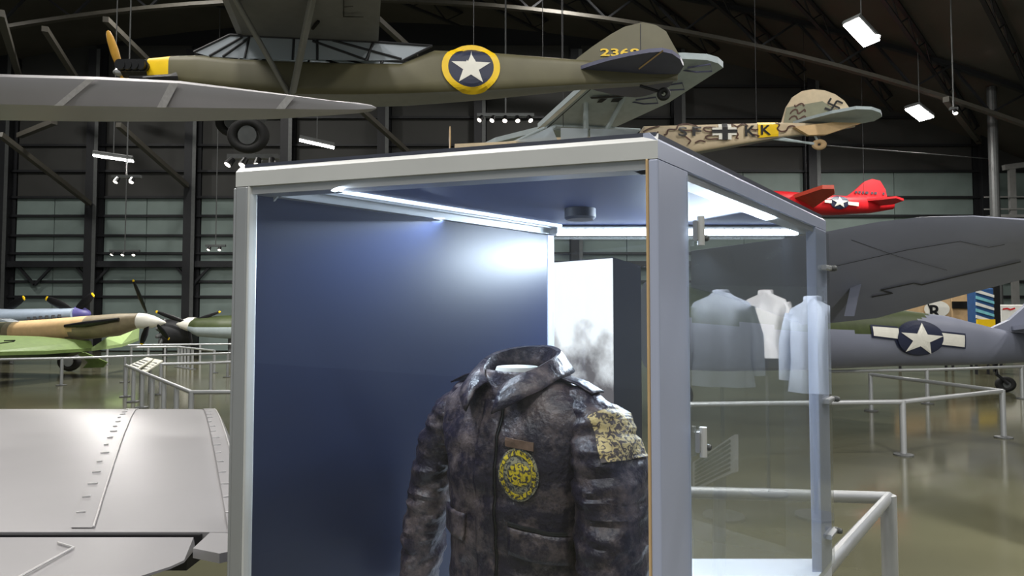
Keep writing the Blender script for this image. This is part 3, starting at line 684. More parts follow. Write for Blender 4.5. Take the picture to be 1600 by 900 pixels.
# roundel
cx, cy = 738, 116.5
r4 = decal('roundel', [fig_disc(cx, cy, 35.5, 31)], lambda x, y: f4.side(x, y, .025), 'insignia_blue', gp)
decal('roundel_ring', [fig_disc(cx, cy, 44, 38, 2, 40, .78)], lambda x, y: f4.side(x, y, .03), 'yellow', r4)
decal('roundel_star', [fig_star(cx, cy + 1, 31, 27)], lambda x, y: f4.side(x, y, .035), 'insignia_white', r4)
# tail
fin = [(895, 97), (925, 74), (955, 54), (975, 43), (1003, 36), (1024, 40), (1040, 50), (1052, 72), (1066, 96), (1060, 116), (1040, 122), (1000, 122), (940, 115)]
fo = build(MB().prism([W(x, y, 12.55) for x, y in fin], (0, .07, 0)), 'tail_fin', 'olive', gp)
decal('rudder_gap', [fig_line([(1001, 37), (1001, 78)], 1.0)], lambda x, y: W(x, y, 12.50), 'panel_line', fo)
decal('serial_number', [fig_text('2368', 938, 75.5, 61, 12)], lambda x, y: W(x, y, 12.49), 'yellow', fo)
zs4 = 6.78
st = [(903, 107), (920, 101), (950, 92), (985, 84), (1015, 79), (1034, 77.5), (1050, 81), (1063, 90), (1068, 101), (1062, 111), (1050, 117), (1020, 115), (1000, 112)]
sp = [Wz(x, y, zs4) for x, y in st]
so4 = build(MB().prism(sp, (0, 0, .07)), 'tailplane', 'stab_blue', gp)
decal('elevator_hinge', [fig_line([(1036, 79), (998, 108)], 2.2)], lambda x, y: Wz(x, y, zs4 - .045), 'sand', so4)
build(MB().prism([V((p.x, 25.3 - p.y, p.z)) for p in sp], (0, 0, .07)), 'tailplane', 'stab_blue', gp)
build(MB().tube([W(1000, 134, 12.6), W(1037, 145, 12.5)], .03), 'tail_spring', 'steel_dark', gp)
build(MB().torus(W(1037, 147, 12.45), (.3, 1, 0), .085, .05), 'tail_wheel', 'rubber', gp, True)
for px, py, d in ((388, 212, 10.9), (365, 190, 12.4)):
    c = W(px, py, d); wv = build(MB().torus(c, (0, 1, .1), .23, .075, sx=1.2), 'wheel', 'rubber', gp, True)
    build(MB().lathe(c + V((0, -.05, 0)), (0, 1, .1), [(0, .04), (.0, .16), (.1, .16), (.1, .04)], 20), 'wheel_hub', 'steel_mid', wv)
    build(MB().bar(c, W(438, 150, 11.6), .07, .13), 'gear_leg', 'steel_mid', gp)
mb = MB()
for px, py in ((430, 72), (740, 88), (848, 95), (878, 96)):
    p = W(px, py, d4(px)); build(MB().tube([p, V((p.x, p.y, deck_z(p.x)))], .008), 'suspension_cable', 'steel_dark', gp)
# ================================================================== MOTTLED HIGH-WING AIRCRAFT (Storch type)
def dS(px): return 15.6 + (px - 700)/650*2.2
sg = thing('liaison_aircraft', W(1000, 240, 17), 'sand aircraft with brown squiggle camouflage and yellow band, hanging behind the case', 'aircraft')
fS = Fus([(p, t, b, dS(p), w) for p, t, b, w in ((712, 228, 250, .3), (790, 226, 262, .45), (850, 220, 262, .5), (930, 218, 258, .45), (994, 217, 256, .34), (1004, 200, 256, .30), (1100, 197, 238, .24), (1220, 193, 216, .15), (1290, 194, 207, .1), (1335, 193, 199, .04))], 5)
build(fS.mesh(44, 28, lambda px, t: 1 if math.sin(t) < -.9 else 0), 'fuselage', ['storch_sand', 'belly_grey'], sg, True)
fs_ = lambda x, y: fS.side(x, y, .03)
decal('yellow_band', [fig_quad((1180, 194), (1212, 193.5), (1212, 215.5), (1180, 218.5), 5, 6)], fs_, 'yellow', sg)
fl = lambda x, y: fS.side(x, y, .05)
decal('code_letters', [fig_text('S', 1055, 203, 14, 15), fig_text('F', 1077, 203, 14, 14), fig_text('K', 1159, 200, 17, 17), fig_text('K', 1184, 199, 16, 15)], fl, 'black', sg)
cw = decal('cross_border', [fig_quad((1108, 204), (1146, 203), (1146, 215), (1108, 216)), fig_quad((1118, 198), (1138, 198), (1138, 222), (1118, 222))], lambda x, y: fS.side(x, y, .045), 'insignia_white', sg, True)
decal('cross', [fig_quad((1107, 207.5), (1147, 206.5), (1147, 211.5), (1107, 212.5)), fig_quad((1123.5, 197), (1132, 197), (1132, 223), (1123.5, 223))], lambda x, y: fS.side(x, y, .06), 'black', cw, True)
def squig(x0, y0, n, dx, amp, ph, w=2.3, sl=0): return fig_line([(x0 + dx*i + amp*.5*math.cos(i*1.1 + ph), y0 + sl*i + amp*math.sin(i*.9 + ph)) for i in range(n)], w)
def smooth_line(pts, w=2.3, n=5):
    P = [V((*p, 0)) for p in pts]; out = []
    for i in range(len(P) - 1):
        a, b, c, d = P[max(i-1, 0)], P[i], P[i+1], P[min(i+2, len(P)-1)]
        for k in range(n):
            t = k/n; q = .5*((2*b) + (c - a)*t + (2*a - 5*b + 4*c - d)*t*t + (3*b - a - 3*c + d)*t**3); out.append((q.x, q.y))
    return fig_line(out + [pts[-1]], w)
SQ = [[(20,225),(55,215),(75,165),(160,160),(190,110),(270,90),(350,100),(400,130),(380,168),(300,172),(220,175)], [(255,235),(295,265),(320,290),(295,325)], [(370,312),(430,285),(490,300)],
      [(610,135),(500,135),(470,155),(500,180),(560,185)], [(620,210),(530,225),(490,245),(520,268),(640,262),(735,272)], [(755,95),(805,100),(850,125),(890,100),(940,90),(975,120)],
      [(850,190),(860,215),(840,245),(865,258)], [(1010,150),(1060,157),(1090,148)], [(1000,205),(1050,210),(1105,228)], [(1290,75),(1335,95),(1310,140),(1350,170),(1410,160),(1440,115),(1500,110),(1560,150),(1640,140),(1690,120),(1740,150),(1790,130)],
      [(-210,195),(-150,160),(-90,140),(-20,118)], [(-120,235),(-70,215),(-40,190)]]
decal('squiggle', [smooth_line([(1030 + x*.1375, 185 + y*.1375) for x, y in q]) for q in SQ], lambda x, y: fS.side(x, y, .04), 'brown', sg)
zS = 6.93
def Wst(x, y, k=0.0):                  # wing underside rises toward its tip
    p = W(x, y, 17 - 3*(200 - y)/110); return p + V((0, 0, k)) - (p - V((0, 0, CH))).normalized()*(.05 if k else 0)
wp = [Wst(x, y) for x, y in ((840, 197), (905, 138), (962, 90), (1068, 87), (1105, 89), (1122, 94), (1130, 101), (1045, 156), (948, 201))]
ws = build(MB().prism(wp, (0, 0, .14)), 'wing', 'storch_grey', sg)
decal('leading_slat', [fig_line([(842, 198), (960, 93)], 5)], lambda x, y: Wst(x, y, -.085), 'white_paint', ws)
decal('slat_gap', [fig_line([(850, 199), (966, 95)], 1.5)], lambda x, y: Wst(x, y, -.09), 'panel_line', ws)
decal('wing_cross', [fig_quad((922, 146), (972, 143), (976, 146), (924, 149)), fig_quad((938, 149), (950, 148), (940, 155), (932, 155)), fig_quad((958, 148), (974, 147), (966, 154), (954, 154))], lambda x, y: Wst(x, y, -.09), 'steel_dark', ws)
for x, y in ((1006, 150), (1046, 128), (1088, 99)):
    c = Wst(x, y, -.2); build(MB().tube([c + V((-.25, .2, .12)), c, c + V((.35, 0, .02)), c + V((.25, -.2, .1)), c + V((-.2, 0, .1))], .02, 6), 'aileron_bracket', 'stab_blue', ws)
c0 = (W(892, 199, 16.9)); wm = [V((2*c0.x - p.x + .3, 2*c0.y - p.y, zS)) for p in wp]; build(MB().prism(wm, (0, 0, .14)), 'wing', 'storch_grey', sg)
for a, b, r in (((916, 222, 16.4), (915, 158, 15.8), .07), ((938, 222, 16.4), (976, 150, 15.6), .06), ((800, 224, 16.2), (850, 200, 16.6), .04), ((826, 222, 16.2), (868, 197, 16.6), .05), ((842, 222, 16.2), (868, 197, 16.6), .05), ((868, 197, 16.6), (1000, 203, 17), .04)):
    build(MB().tube([W(*a), W(*b)], r, 8), 'strut', 'storch_grey', sg)
for poly in (((806, 222), (862, 198), (872, 222)), ((876, 200), (918, 201), (918, 222), (876, 222)), ((922, 201), (1000, 203), (985, 220), (922, 222))):
    build(MB().prism([W(x, y, dS(x) - .5) for x, y in poly], (0, .02, 0)), 'window', 'aircraft_glass', sg)
build(blade(MB(), W(703, 236, 15.5), W(703, 197, 15.5), .17, axis=(1, .3, 0)), 'propeller', 'sand', sg, True)
fS_pts = [(1220, 195), (1228, 168), (1238, 152), (1252, 143), (1270, 140), (1288, 142), (1304, 148), (1318, 158), (1328, 172), (1332, 190), (1290, 200)]
dF = 17.75
fS2 = build(MB().prism([W(x, y, dF) for x, y in fS_pts], (0, .08, 0)), 'tail_fin', 'storch_sand', sg)
decal('camouflage_patch', [fig_quad((1229, 168), (1285, 158), (1318, 180), (1224, 194), 6, 6)], lambda x, y: W(x, y, dF - .06), 'storch_olive', fS2)
decal('squiggle', [squig(1240, 164, 9, 2.2, 2.4, 0), squig(1234, 174, 14, 2, 3.4, 1), squig(1234, 184, 16, 2.2, 3.0, 2)], lambda x, y: W(x, y, dF - .075), 'brown', fS2)
# black historic tail marking of the exhibit
ar = [((0, -2), (0, 2)), ((-2, 0), (2, 0)), ((0, -2), (2, -2)), ((2, 0), (2, 2)), ((0, 2), (-2, 2)), ((-2, 0), (-2, -2))]
def hk(a, b): t = math.radians(28); return (1303 + 5.2*(a*math.cos(t) - b*math.sin(t)), 165 + 4.3*(a*math.sin(t) + b*math.cos(t)))
decal('tail_marking', [fig_line([hk(*p), hk(*q)], 3.0) for p, q in ar], lambda x, y: W(x, y, dF - .085), 'black', fS2, True)
zt = W(1222, 197, 18).z
build(MB().prism([Wz(x, y, zt) for x, y in ((1222, 197), (1262, 185), (1300, 175), (1338, 168), (1362, 169), (1376, 174), (1378, 180), (1366, 187), (1340, 192), (1290, 200))], (0, 0, .08)), 'tailplane', 'storch_grey', sg)
build(MB().prism([W(x, y, 17.2) for x, y in ((1240, 199), (1300, 192), (1345, 193), (1320, 201), (1290, 211), (1262, 212))], (0, .12, 0)), 'tail_cone', 'sand', sg)
for a, b in (((1205, 217), (1272, 224)), ((1215, 215), (1275, 226)), ((1270, 205), (1278, 222))): build(MB().tube([W(*a, 17.3), W(*b, 17.3)], .03, 6), 'tail_strut', 'storch_grey', sg)
build(MB().torus(W(1280, 226, 17.3), (.2, 1, 0), .09, .06, sx=1.3), 'tail_wheel', 'crate_tan', sg, True)
mb = MB()
for px, py in ((880, 198), (1182, 196)): p = W(px, py, dS(px)); build(MB().tube([p, V((p.x, p.y, deck_z(p.x)))], .009), 'suspension_cable', 'steel_dark', sg)
build(MB().tube([W(1282, 227, 17.4), W(1545, 248, 30)], .02), 'stay_wire', 'steel_mid', sg)
# ================================================================== RED AIRCRAFT
rd = thing('red_aircraft', W(1330, 334, 29), 'bright red aircraft tail with white star and bar, hanging at the far right wall', 'aircraft')
fR = Fus([(1150, 296, 330, 28, .5), (1230, 300, 336, 28.5, .55), (1300, 306, 336, 29, .5), (1360, 308, 333, 29.5, .35), (1395, 308, 327, 29.8, .15)], 2.4)
build(fR.mesh(24, 24), 'fuselage', 'red', rd, True)
fo = build(MB().prism([W(x, y, 29.4) for x, y in ((1316, 312), (1336, 297), (1350, 284), (1362, 280), (1374, 283), (1382, 296), (1386, 312), (1360, 318))], (0, .12, 0)), 'tail_fin', 'red', rd)
decal('faded_mark', [fig_quad((a, 298.4 + (a - 1336)*.05), (a + w, 298.4 + (a - 1336)*.05), (a + w, 302.2 + (a - 1336)*.05), (a, 302.2 + (a - 1336)*.05), 1, 1) for a, w in ((1336, 3.6), (1341, 4), (1347, 3), (1352, 5), (1361, 3.6), (1366, 4.4), (1379, 3))], lambda x, y: W(x, y, 29.3), 'panel_line', fo)
build(MB().prism([W(x, y, d) for x, y, d in ((1340, 314, 29.3), (1400, 308, 28.3), (1412, 312, 28.3), (1395, 318, 29.0), (1350, 322, 29.6))], (0, 0, .1)), 'tailplane', 'red', rd)
build(MB().prism([W(x, y, d) for x, y, d in ((1225, 312, 28.6), (1285, 292, 26.5), (1303, 292, 26.3), (1304, 300, 26.6), (1268, 324, 28.4))], (0, 0, .16)), 'wing', 'red_orange', rd)
fr = lambda o: (lambda x, y: fR.side(x, y, o))
i1 = decal('star_disc', [fig_disc(1303, 319, 15, 10.5)], fr(.05), 'insignia_blue', rd)
decal('bars', [fig_quad((1279, 316), (1290, 316), (1290, 321), (1279, 320)), fig_quad((1316, 318), (1333, 319), (1333, 325), (1316, 323))], fr(.06), 'insignia_white', rd)
decal('star', [fig_star(1303, 319, 13.5, 9.5, .1)], fr(.08), 'insignia_white', i1)
mb = MB()
for px in (1260, 1350): p = W(px, 306, 29); build(MB().tube([p, V((p.x, p.y, deck_z(p.x) - .05))], .01), 'suspension_cable', 'steel_dark', rd)
# ================================================================== GREY FIGHTER ON THE RIGHT
def dG(px): return 12.0 + (px - 1100)/500*4.4
fg = thing('fighter_aircraft', W(1450, 600, 15), 'grey and olive-green fighter with star-and-bar, parked behind the railing at right', 'aircraft')
fG = Fus([(p, t, b, dG(p), w) for p, t, b, w in ((1010, 440, 575, .75), (1120, 452, 580, .75), (1250, 472, 578, .68), (1340, 480, 574, .6), (1400, 483, 572, .52), (1480, 494, 571, .42), (1550, 512, 569, .3), (1620, 524, 565, .18), (1720, 530, 552, .06))], 2.1)
def mG(px, t):
    s = math.sin(t); lim = .15 if px < 1390 else .15 + (px - 1390)/70
    return 1 if s > lim + .06*math.sin(px*.05) else 0
build(fG.mesh(80, 56, mG), 'fuselage', ['fighter_grey', 'fighter_green'], fg, True)
sd = lambda o: (lambda x, y: fG.side(x, y, o))
bar_ = lambda g: [fig_quad((1340 - g, 509 - g), (1381, 512 - g), (1381, 528 + g), (1340 - g, 523 + g)), fig_quad((1450, 519 - g), (1488 + g, 523 - g), (1487 + g, 541 + g), (1450, 537 + g))]
i1 = decal('insignia_border', bar_(2.6) + [fig_disc(1415, 527, 40, 27)], sd(.02), 'insignia_blue', fg, True)
decal('insignia_bars', bar_(0), sd(.035), 'insignia_white', i1)
decal('insignia_disc', [fig_disc(1415, 527, 37, 25.5)], sd(.05), 'insignia_blue', i1)
decal('insignia_star', [fig_star(1416, 529, 36, 25.5, .12)], sd(.065), 'insignia_white', i1)
build(MB().prism([W(x, y, 16.1) for x, y in ((1540, 516), (1575, 500), (1600, 478), (1640, 420), (1700, 400), (1720, 530))], (0, .12, 0)), 'tail_fin', 'fighter_grey', fg)
build(MB().prism([W(x, y, d) for x, y, d in ((1575, 514, 16.2), (1640, 505, 14.4), (1690, 510, 14.4), (1700, 532, 16.4), (1610, 528, 16.4))], (0, 0, .1)), 'tailplane', 'fighter_grey', fg)
tw = W(1571, 597, 16.4); w_ = build(MB().torus(V((tw.x, tw.y, .20)), (.25, 1, 0), .13, .07, sx=1.2), 'tail_wheel', 'rubber', fg, True)
build(MB().lathe(V((tw.x, tw.y - .05, .20)), (.25, 1, 0), [(0, .03), (0, .09), (.1, .09), (.1, .03)], 16), 'tail_wheel_hub', 'steel_mid', w_)
build(MB().tube([V((tw.x - .2, tw.y, .85)), V((tw.x - .22, tw.y, .45)), V((tw.x, tw.y - .12, .22))], .04, 8), 'tail_wheel_fork', 'steel_dark', fg)
# wing: seen from below, tip toward the viewer
near = [(1080, 392, 10.6), (1200, 376, 10.2), (1296, 361, 9.8), (1370, 347, 9.5), (1440, 339, 9.2), (1520, 338, 8.9), (1600, 344, 8.6), (1700, 362, 8.3), (1790, 392, 8.2)]
far = [(1080, 512, 12.9), (1200, 510, 12.6), (1296, 505, 12.4), (1370, 497, 12.1), (1440, 478, 11.6), (1520, 457, 11.0), (1600, 436, 10.4), (1700, 412, 9.6), (1790, 398, 8.7)]
mb = MB(); RR = []
for a, b in zip(near, far):
    p, q = W(*a), W(*b); R_ = [p + V((0, 0, .0)), p.lerp(q, .04) + V((0, 0, -.03)), p.lerp(q, .3) + V((0, 0, -.04)), p.lerp(q, .7), q, q + V((0, 0, .02)), p.lerp(q, .6) + V((0, 0, .17)), p.lerp(q, .25) + V((0, 0, .2)), p.lerp(q, .03) + V((0, 0, .05))]
    RR.append(R_)
wg = build(mb.rings(RR, mif=lambda i, j: 1 if j in (5, 6, 7) else 0), 'wing', ['fighter_grey', 'fighter_green'], fg, True)
def wsurf(x, y, off=.012):
    for (a, b), (c, d) in zip(zip(near, near[1:]), zip(far, far[1:])):
        if a[0] <= x <= b[0]:
            s = (x - a[0])/(b[0]-a[0]); y0 = a[1]*(1-s) + b[1]*s; y1 = c[1]*(1-s) + d[1]*s; t = min(1, max(0, (y - y0)/(y1 - y0)))
            p0 = W(*[a[k]*(1-s) + b[k]*s for k in range(3)]); p1 = W(*[c[k]*(1-s) + d[k]*s for k in range(3)])
            dep = p0.lerp(p1, .5).y; lo, hi = 0.0, 1.0
            for _ in range(30):
                m = (lo + hi)/2; P = p0.lerp(p1, m); yy = 490 - (P.z - 2)/P.y*1000
                if yy < y: lo = m
                else: hi = m
            m = (lo + hi)/2; sag = -.04*(m/.3 if m < .3 else max(0, (.7 - m)/.4)); P = p0.lerp(p1, m) + V((0, 0, sag)); r = (P - V((0, 0, CH))).normalized(); return P - r*off*2 - V((0, 0, off))
    return W(x, y, 9)
def dens(pts, n=12): return [(a[0] + (b[0]-a[0])*i/n, a[1] + (b[1]-a[1])*i/n) for a, b in zip(pts, pts[1:]) for i in range(n)] + [pts[-1]]
decal('aileron_gap', [fig_line(dens([(1362, 463), (1395, 457), (1376, 452), (1428, 441), (1440, 444), (1595, 407)]), 2.0)], wsurf, 'panel_line', wg)
decal('panel_seam', [fig_line(dens([(1300, 412), (1420, 385), (1500, 372), (1545, 381), (1570, 376)]), .8), fig_line(dens([(1330, 372), (1480, 420)]), .6)], wsurf, 'panel_line', wg)
build(MB().rings([[W(x, y, d) + V((a, b, 0)) for a, b in ((-.09, 0), (0, -.16), (.09, 0), (0, .16))] for x, y, d in ((1338, 443, 11.2), (1327, 494, 11.2))]), 'pylon', 'fighter_grey', fg)
for x, y in ((1150, 11.6),): 
    c = V((3.3, 13.0, .35)); build(MB().torus(c, (.2, 1, 0), .25, .1), 'wheel', 'rubber', fg, True); build(MB().tube([c, V((3.3, 13.1, 1.4))], .06), 'gear_leg', 'aluminium', fg)
# ================================================================== LEFT BACKGROUND AIRCRAFT
sf = thing('camouflaged_fighter', W(110, 580, 21), 'sand and brown camouflaged fighter with white spinner, parked by the left railing', 'aircraft')
fC = Fus([(-130, 512, 540, 22, .35), (-40, 505, 538, 21.6, .5), (20, 502, 536, 21.4, .52), (70, 499, 535, 21.2, .5), (130, 494, 531, 21, .46), (185, 490, 525, 20.9, .42), (217, 489.5, 512, 20.8, .26)], 2.3)
def mC(px, t): return 1 if (30 < px < 130 + 14*math.sin(t*2)) else (2 if px < 20 and math.sin(t) > 0 else 0)
build(fC.mesh(50, 28, mC), 'fuselage', ['earth', 'sand', 'olive'], sf, True)
c = W(216, 501, 20.8); ax = (W(257, 504, 20.9) - c).normalized()
spn = build(MB().lathe(c, ax, [(0, .25), (.2, .25), (.45, .20), (.7, .10), (.85, .02)], 24), 'spinner', 'insignia_white', sf, True)
for (x0, y0), (x1, y1), w in (((229, 489), (208, 438), .18), ((231, 508), (221, 538), .30), ((246, 508), (264, 530), .20)):
    p, q = W(x0, y0, 20.75), W(x1, y1, 20.6); bl = build(blade(MB(), p, q, w, axis=(.4, 1, 0)), 'propeller_blade', 'black', sf, True)
    build(blade(MB(), p.lerp(q, .93), p.lerp(q, 1.02), w*.55, axis=(.4, 1, 0)), 'blade_tip', 'yellow', bl)
build(MB().tube([fC.side(118, 509, .05), fC.side(150, 506, .06), fC.side(197, 499, .05)], [.05, .10, .06], 8), 'exhaust', 'black', sf)
build(MB().prism([W(x, y, 20.9) for x, y in ((-40, 503), (-20, 496), (8, 498), (24, 503))], (0, .5, 0)), 'canopy', 'aircraft_glass', sf)
build(MB().prism([W(x, y, d) for x, y, d in ((-140, 532, 16.5), (-20, 526, 18.6), (60, 528, 20), (142, 535, 20.9), (146, 546, 20.6), (70, 551, 18.6), (-20, 553, 17.2), (-140, 556, 15.6))], (0, 0, .1)), 'wing', 'mid_green', sf)
build(MB().prism([W(x, y, d) for x, y, d in ((143, 546, 20.5), (165, 531, 21.3), (218, 507, 24.5), (217, 530, 24.0), (190, 540, 22))], (0, 0, .1)), 'wing', 'pale_green', sf)
decal('wing_roundel', [fig_line([(-6, 537), (8, 535.5), (22, 533.5), (24, 532), (6, 532.5)], 1.6)], lambda x, y: W(x, y, 17.0), 'black', sf)
build(MB().prism([W(x, y, 20.4) for x, y in ((-60, 545), (60, 547), (128, 546), (110, 556), (20, 560), (-60, 561))], (0, .5, 0)), 'radiator', 'fighter_green', sf)
c = Wz(108, 580, 0.0); c = V((c.x, c.y, .33)); w_ = build(MB().torus(c, (0, 1, 0), .23, .1, sx=1.25), 'wheel', 'rubber', sf, True)
build(MB().lathe(c + V((0, -.07, 0)), (0, 1, 0), [(0, .04), (0, .17), (.14, .17), (.14, .04)], 20), 'wheel_hub', 'aluminium', w_)
build(MB().tube([c, W(92, 548, c.y)], .06), 'gear_leg', 'aluminium', sf)
build(MB().prism([W(x, y, c.y - .2) for x, y in ((118, 549), (134, 551), (168, 566), (162, 574), (130, 575), (138, 566))], (0, .06, 0)), 'gear_door', 'mid_green', sf)
ps = thing('blue_grey_fighter', W(40, 573, 25), 'pale blue-grey aircraft nose with black yellow-tipped propeller behind the camouflaged fighter', 'aircraft')
fP = Fus([(-160, 486, 520, 26, .5), (-30, 482, 512, 25.6, .6), (20, 483, 508, 25.5, .55), (80, 482, 504, 25.4, .5), (120, 481, 500, 25.3, .38)], 2.3)
build(fP.mesh(30, 24), 'fuselage', 'sky_blue', ps, True)
build(MB().lathe(W(119, 490, 25.3), (1, 0, -.03), [(0, .28), (.3, .25), (.5, .14), (.58, .02)], 20), 'spinner', 'violet', ps, True)
for k in range(6):
    build(MB().bar(fP.side(59 + 9*k, 499 - k*.8, .0), fP.side(64 + 9*k, 497.5 - k*.8, .16), .1, .12), 'exhaust_stub', 'steel_dark', ps)
for (x0, y0), (x1, y1), w in (((118, 485), (146, 460), .38), ((112, 484), (72, 466), .34)):
    p, q = W(x0, y0, 25.2), W(x1, y1, 25.1); bl = build(blade(MB(), p, q, w, axis=(.3, 1, 0)), 'propeller_blade', 'black', ps, True)
    build(blade(MB(), p.lerp(q, .9), p.lerp(q, 1.02), w*.6, axis=(.3, 1, 0)), 'blade_tip', 'yellow', bl)
p, q = W(8, 484, 25.5), W(38, 465, 25.4); bl = build(blade(MB(), p, q, .36, axis=(.3, 1, 0)), 'propeller_blade', 'black', ps, True); build(blade(MB(), p.lerp(q, .9), p.lerp(q, 1.02), .22, axis=(.3, 1, 0)), 'blade_tip', 'yellow', bl)
build(MB().tube([V((W(20, 500, 25.6).x, 25.6, 1.4)), V((W(20, 500, 25.6).x, 25.6, .02))], .08), 'gear_leg', 'steel_mid', ps)
tn = thing('twin_engine_aircraft', W(330, 566, 28), 'dark green engine nacelle with white spinner and thin propeller beside the case post', 'aircraft')
fT = Fus([(298, 499, 520, 28, .3), (312, 496, 526, 28, .5), (350, 493, 529, 28, .6), (420, 491, 530, 28.3, .65), (520, 496, 528, 29, .5)], 2.2)
build(fT.mesh(24, 24, lambda px, t: 1 if math.sin(t) < -.05 else 0), 'nacelle', ['fighter_green', 'storch_grey'], tn, True)
build(MB().lathe(W(305, 507, 28), (-1, -.1, .02), [(0, .32), (.3, .30), (.6, .18), (.78, .03)], 20), 'spinner', 'insignia_white', tn, True)
for (x1, y1), w in (((344, 487), .16), ((244, 487), .2), ((300, 545), .2)):
    p, q = W(294, 505, 27.8), W(x1, y1, 27.7); bl = build(blade(MB(), p, q, w, axis=(.3, 1, 0)), 'propeller_blade', 'black', tn, True); build(blade(MB(), p.lerp(q, .93), p.lerp(q, 1.02), w*.6), 'blade_tip', 'yellow', bl)
build(MB().lathe(W(252, 519, 28.6), (1, .2, 0), [(0, .3), (.1, .55), (.6, .6), (1.4, .5)], 22), 'engine', 'steel_dark', tn, True)
for k in range(9):
    t = 2*math.pi*k/9; c = W(252, 519, 28.4); build(MB().lathe(c + V((.1, .3*math.cos(t), .3*math.sin(t))), V((0, math.cos(t), math.sin(t))), [(0, .09), (.12, .1), (.2, .09), (.3, .06)], 10), 'engine_cylinder', 'steel_mid', tn)
build(MB().tube([W(360, 528, 28.2), V((W(360, 528, 28.2).x, 28.2, .02))], .1), 'gear_leg', 'steel_mid', tn)
build(MB().tube([W(258, 530, 28.6), V((W(258, 530, 28.6).x, 28.6, .02))], .1), 'engine_stand', 'steel_dark', tn)
# ================================================================== RAILINGS
RH = .75
def railing(pts, label, extra=(), rad=.042, open_ends=True):
    P = [Wz(x, y, RH) for x, y in pts]
    t = thing('railing', (P[0].x, P[0].y, 0), label, 'railing', 'metal barrier railings')
    build(MB().tube(P, rad*.85, 10), 'rail', 'aluminium', t, True)
    for p in P + [P[i].lerp(P[i+1], s) for i, s in extra]:
        po = build(MB().tube([(p.x, p.y, .0), (p.x, p.y, RH + .02)], rad, 12), 'post', 'aluminium', t, True)
        build(MB().lathe((p.x, p.y, 0), (0, 0, 1), [(0, .13), (.02, .13), (.03, .06)], 16), 'foot_plate', 'steel_mid', po)
    return t
railing([(1050, 632), (1410, 628), (1566, 611), (1360, 585)], 'angled railing with corner posts in front of the fighter insignia')
railing([(1270, 581), (1448, 578), (1596, 573), (1760, 566)], 'long straight railing just below the grey fighter fuselage')
railing([(960, 766), (1388, 778), (1225, 960)], 'nearest railing, its thick corner post right beside the case', rad=.05)
railing([(520, 612), (299, 613), (197, 571)], 'diagonal railing with closely set posts running back to the tilted signs', extra=[(1, .16), (1, .32), (1, .49), (1, .66), (1, .83)])
railing([(-120, 564), (97, 560), (196, 557), (356, 552), (470, 548)], 'railing in front of the camouflaged fighter wheel')
railing([(252, 569), (330, 567), (420, 563)], 'short railing right of the tilted signs')
railing([(168, 540), (258, 538.5), (313, 538), (420, 537)], 'farthest railing below the engine nacelle')
railing([(205, 543), (232, 542.5), (279, 542), (335, 548)], 'far railing with a slanted end below the white spinner', extra=[(2, .1), (2, .2), (2, .3), (2, .42)])
for i, (q, l) in enumerate(((((199, 573), (229, 559), (240, 561), (213, 579)), 'left one of two tilted text panels by the diagonal railing'), (((214, 580), (242, 561.5), (255, 564), (226, 583)), 'right one of two tilted text panels by the diagonal railing'))):
    P = [W(x, y, d) for (x, y), d in zip(q, (15.9, 16.9, 16.8, 15.5))]; c = sum(P, V((0, 0, 0)))/4
    t = thing('text_panel', (c.x, c.y, 0), l, 'sign', 'tilted information panels')
    up = (P[1]-P[0]).cross(P[3]-P[0]).normalized(); pb = build(MB().prism(P, up*.03), 'board', 'sign_face', t)
    build(MB().tube([(c.x, c.y, 0), (c.x, c.y, c.z)], .04), 'stand', 'aluminium', t)
    for k in range(4):
        a, b = P[0].lerp(P[1], .2 + .17*k), P[3].lerp(P[2], .2 + .17*k); build(MB().bar(a.lerp(b, .15) + V((0, -.01, .025)), a.lerp(b, .85) + V((0, -.01, .025)), .04, .008), 'text_line', 'steel_mid', pb)
# ================================================================== OTHER EXHIBITS
pl, prr, pk = W(838, 410, 3.75), W(958, 402, 3.35), W(1001, 404, 3.95)
ep = thing('exhibit_panel', (prr.x, prr.y, 0), 'freestanding navy exhibit panel with a white smoke photograph brightened by added glow, seen through the case', 'exhibit panel')
pq = pl + pk - prr; zt = prr.z
build(MB().prism([V((p.x, p.y, zt/2)) for p in (pl, prr, pk, pq)], (0, 0, zt)), 'panel_box', 'navy', ep)
nf = V((prr.y - pl.y, -(prr.x - pl.x), 0)).normalized(); nf = nf if nf.y < 0 else -nf
a, b = pl + nf*.006, prr + nf*.006
build(MB().prism([V((a.x, a.y, .9)), V((b.x, b.y, .9)), V((b.x, b.y, zt - .005)), V((a.x, a.y, zt - .005))], nf*.008), 'photo_print', 'smoke_print', ep)
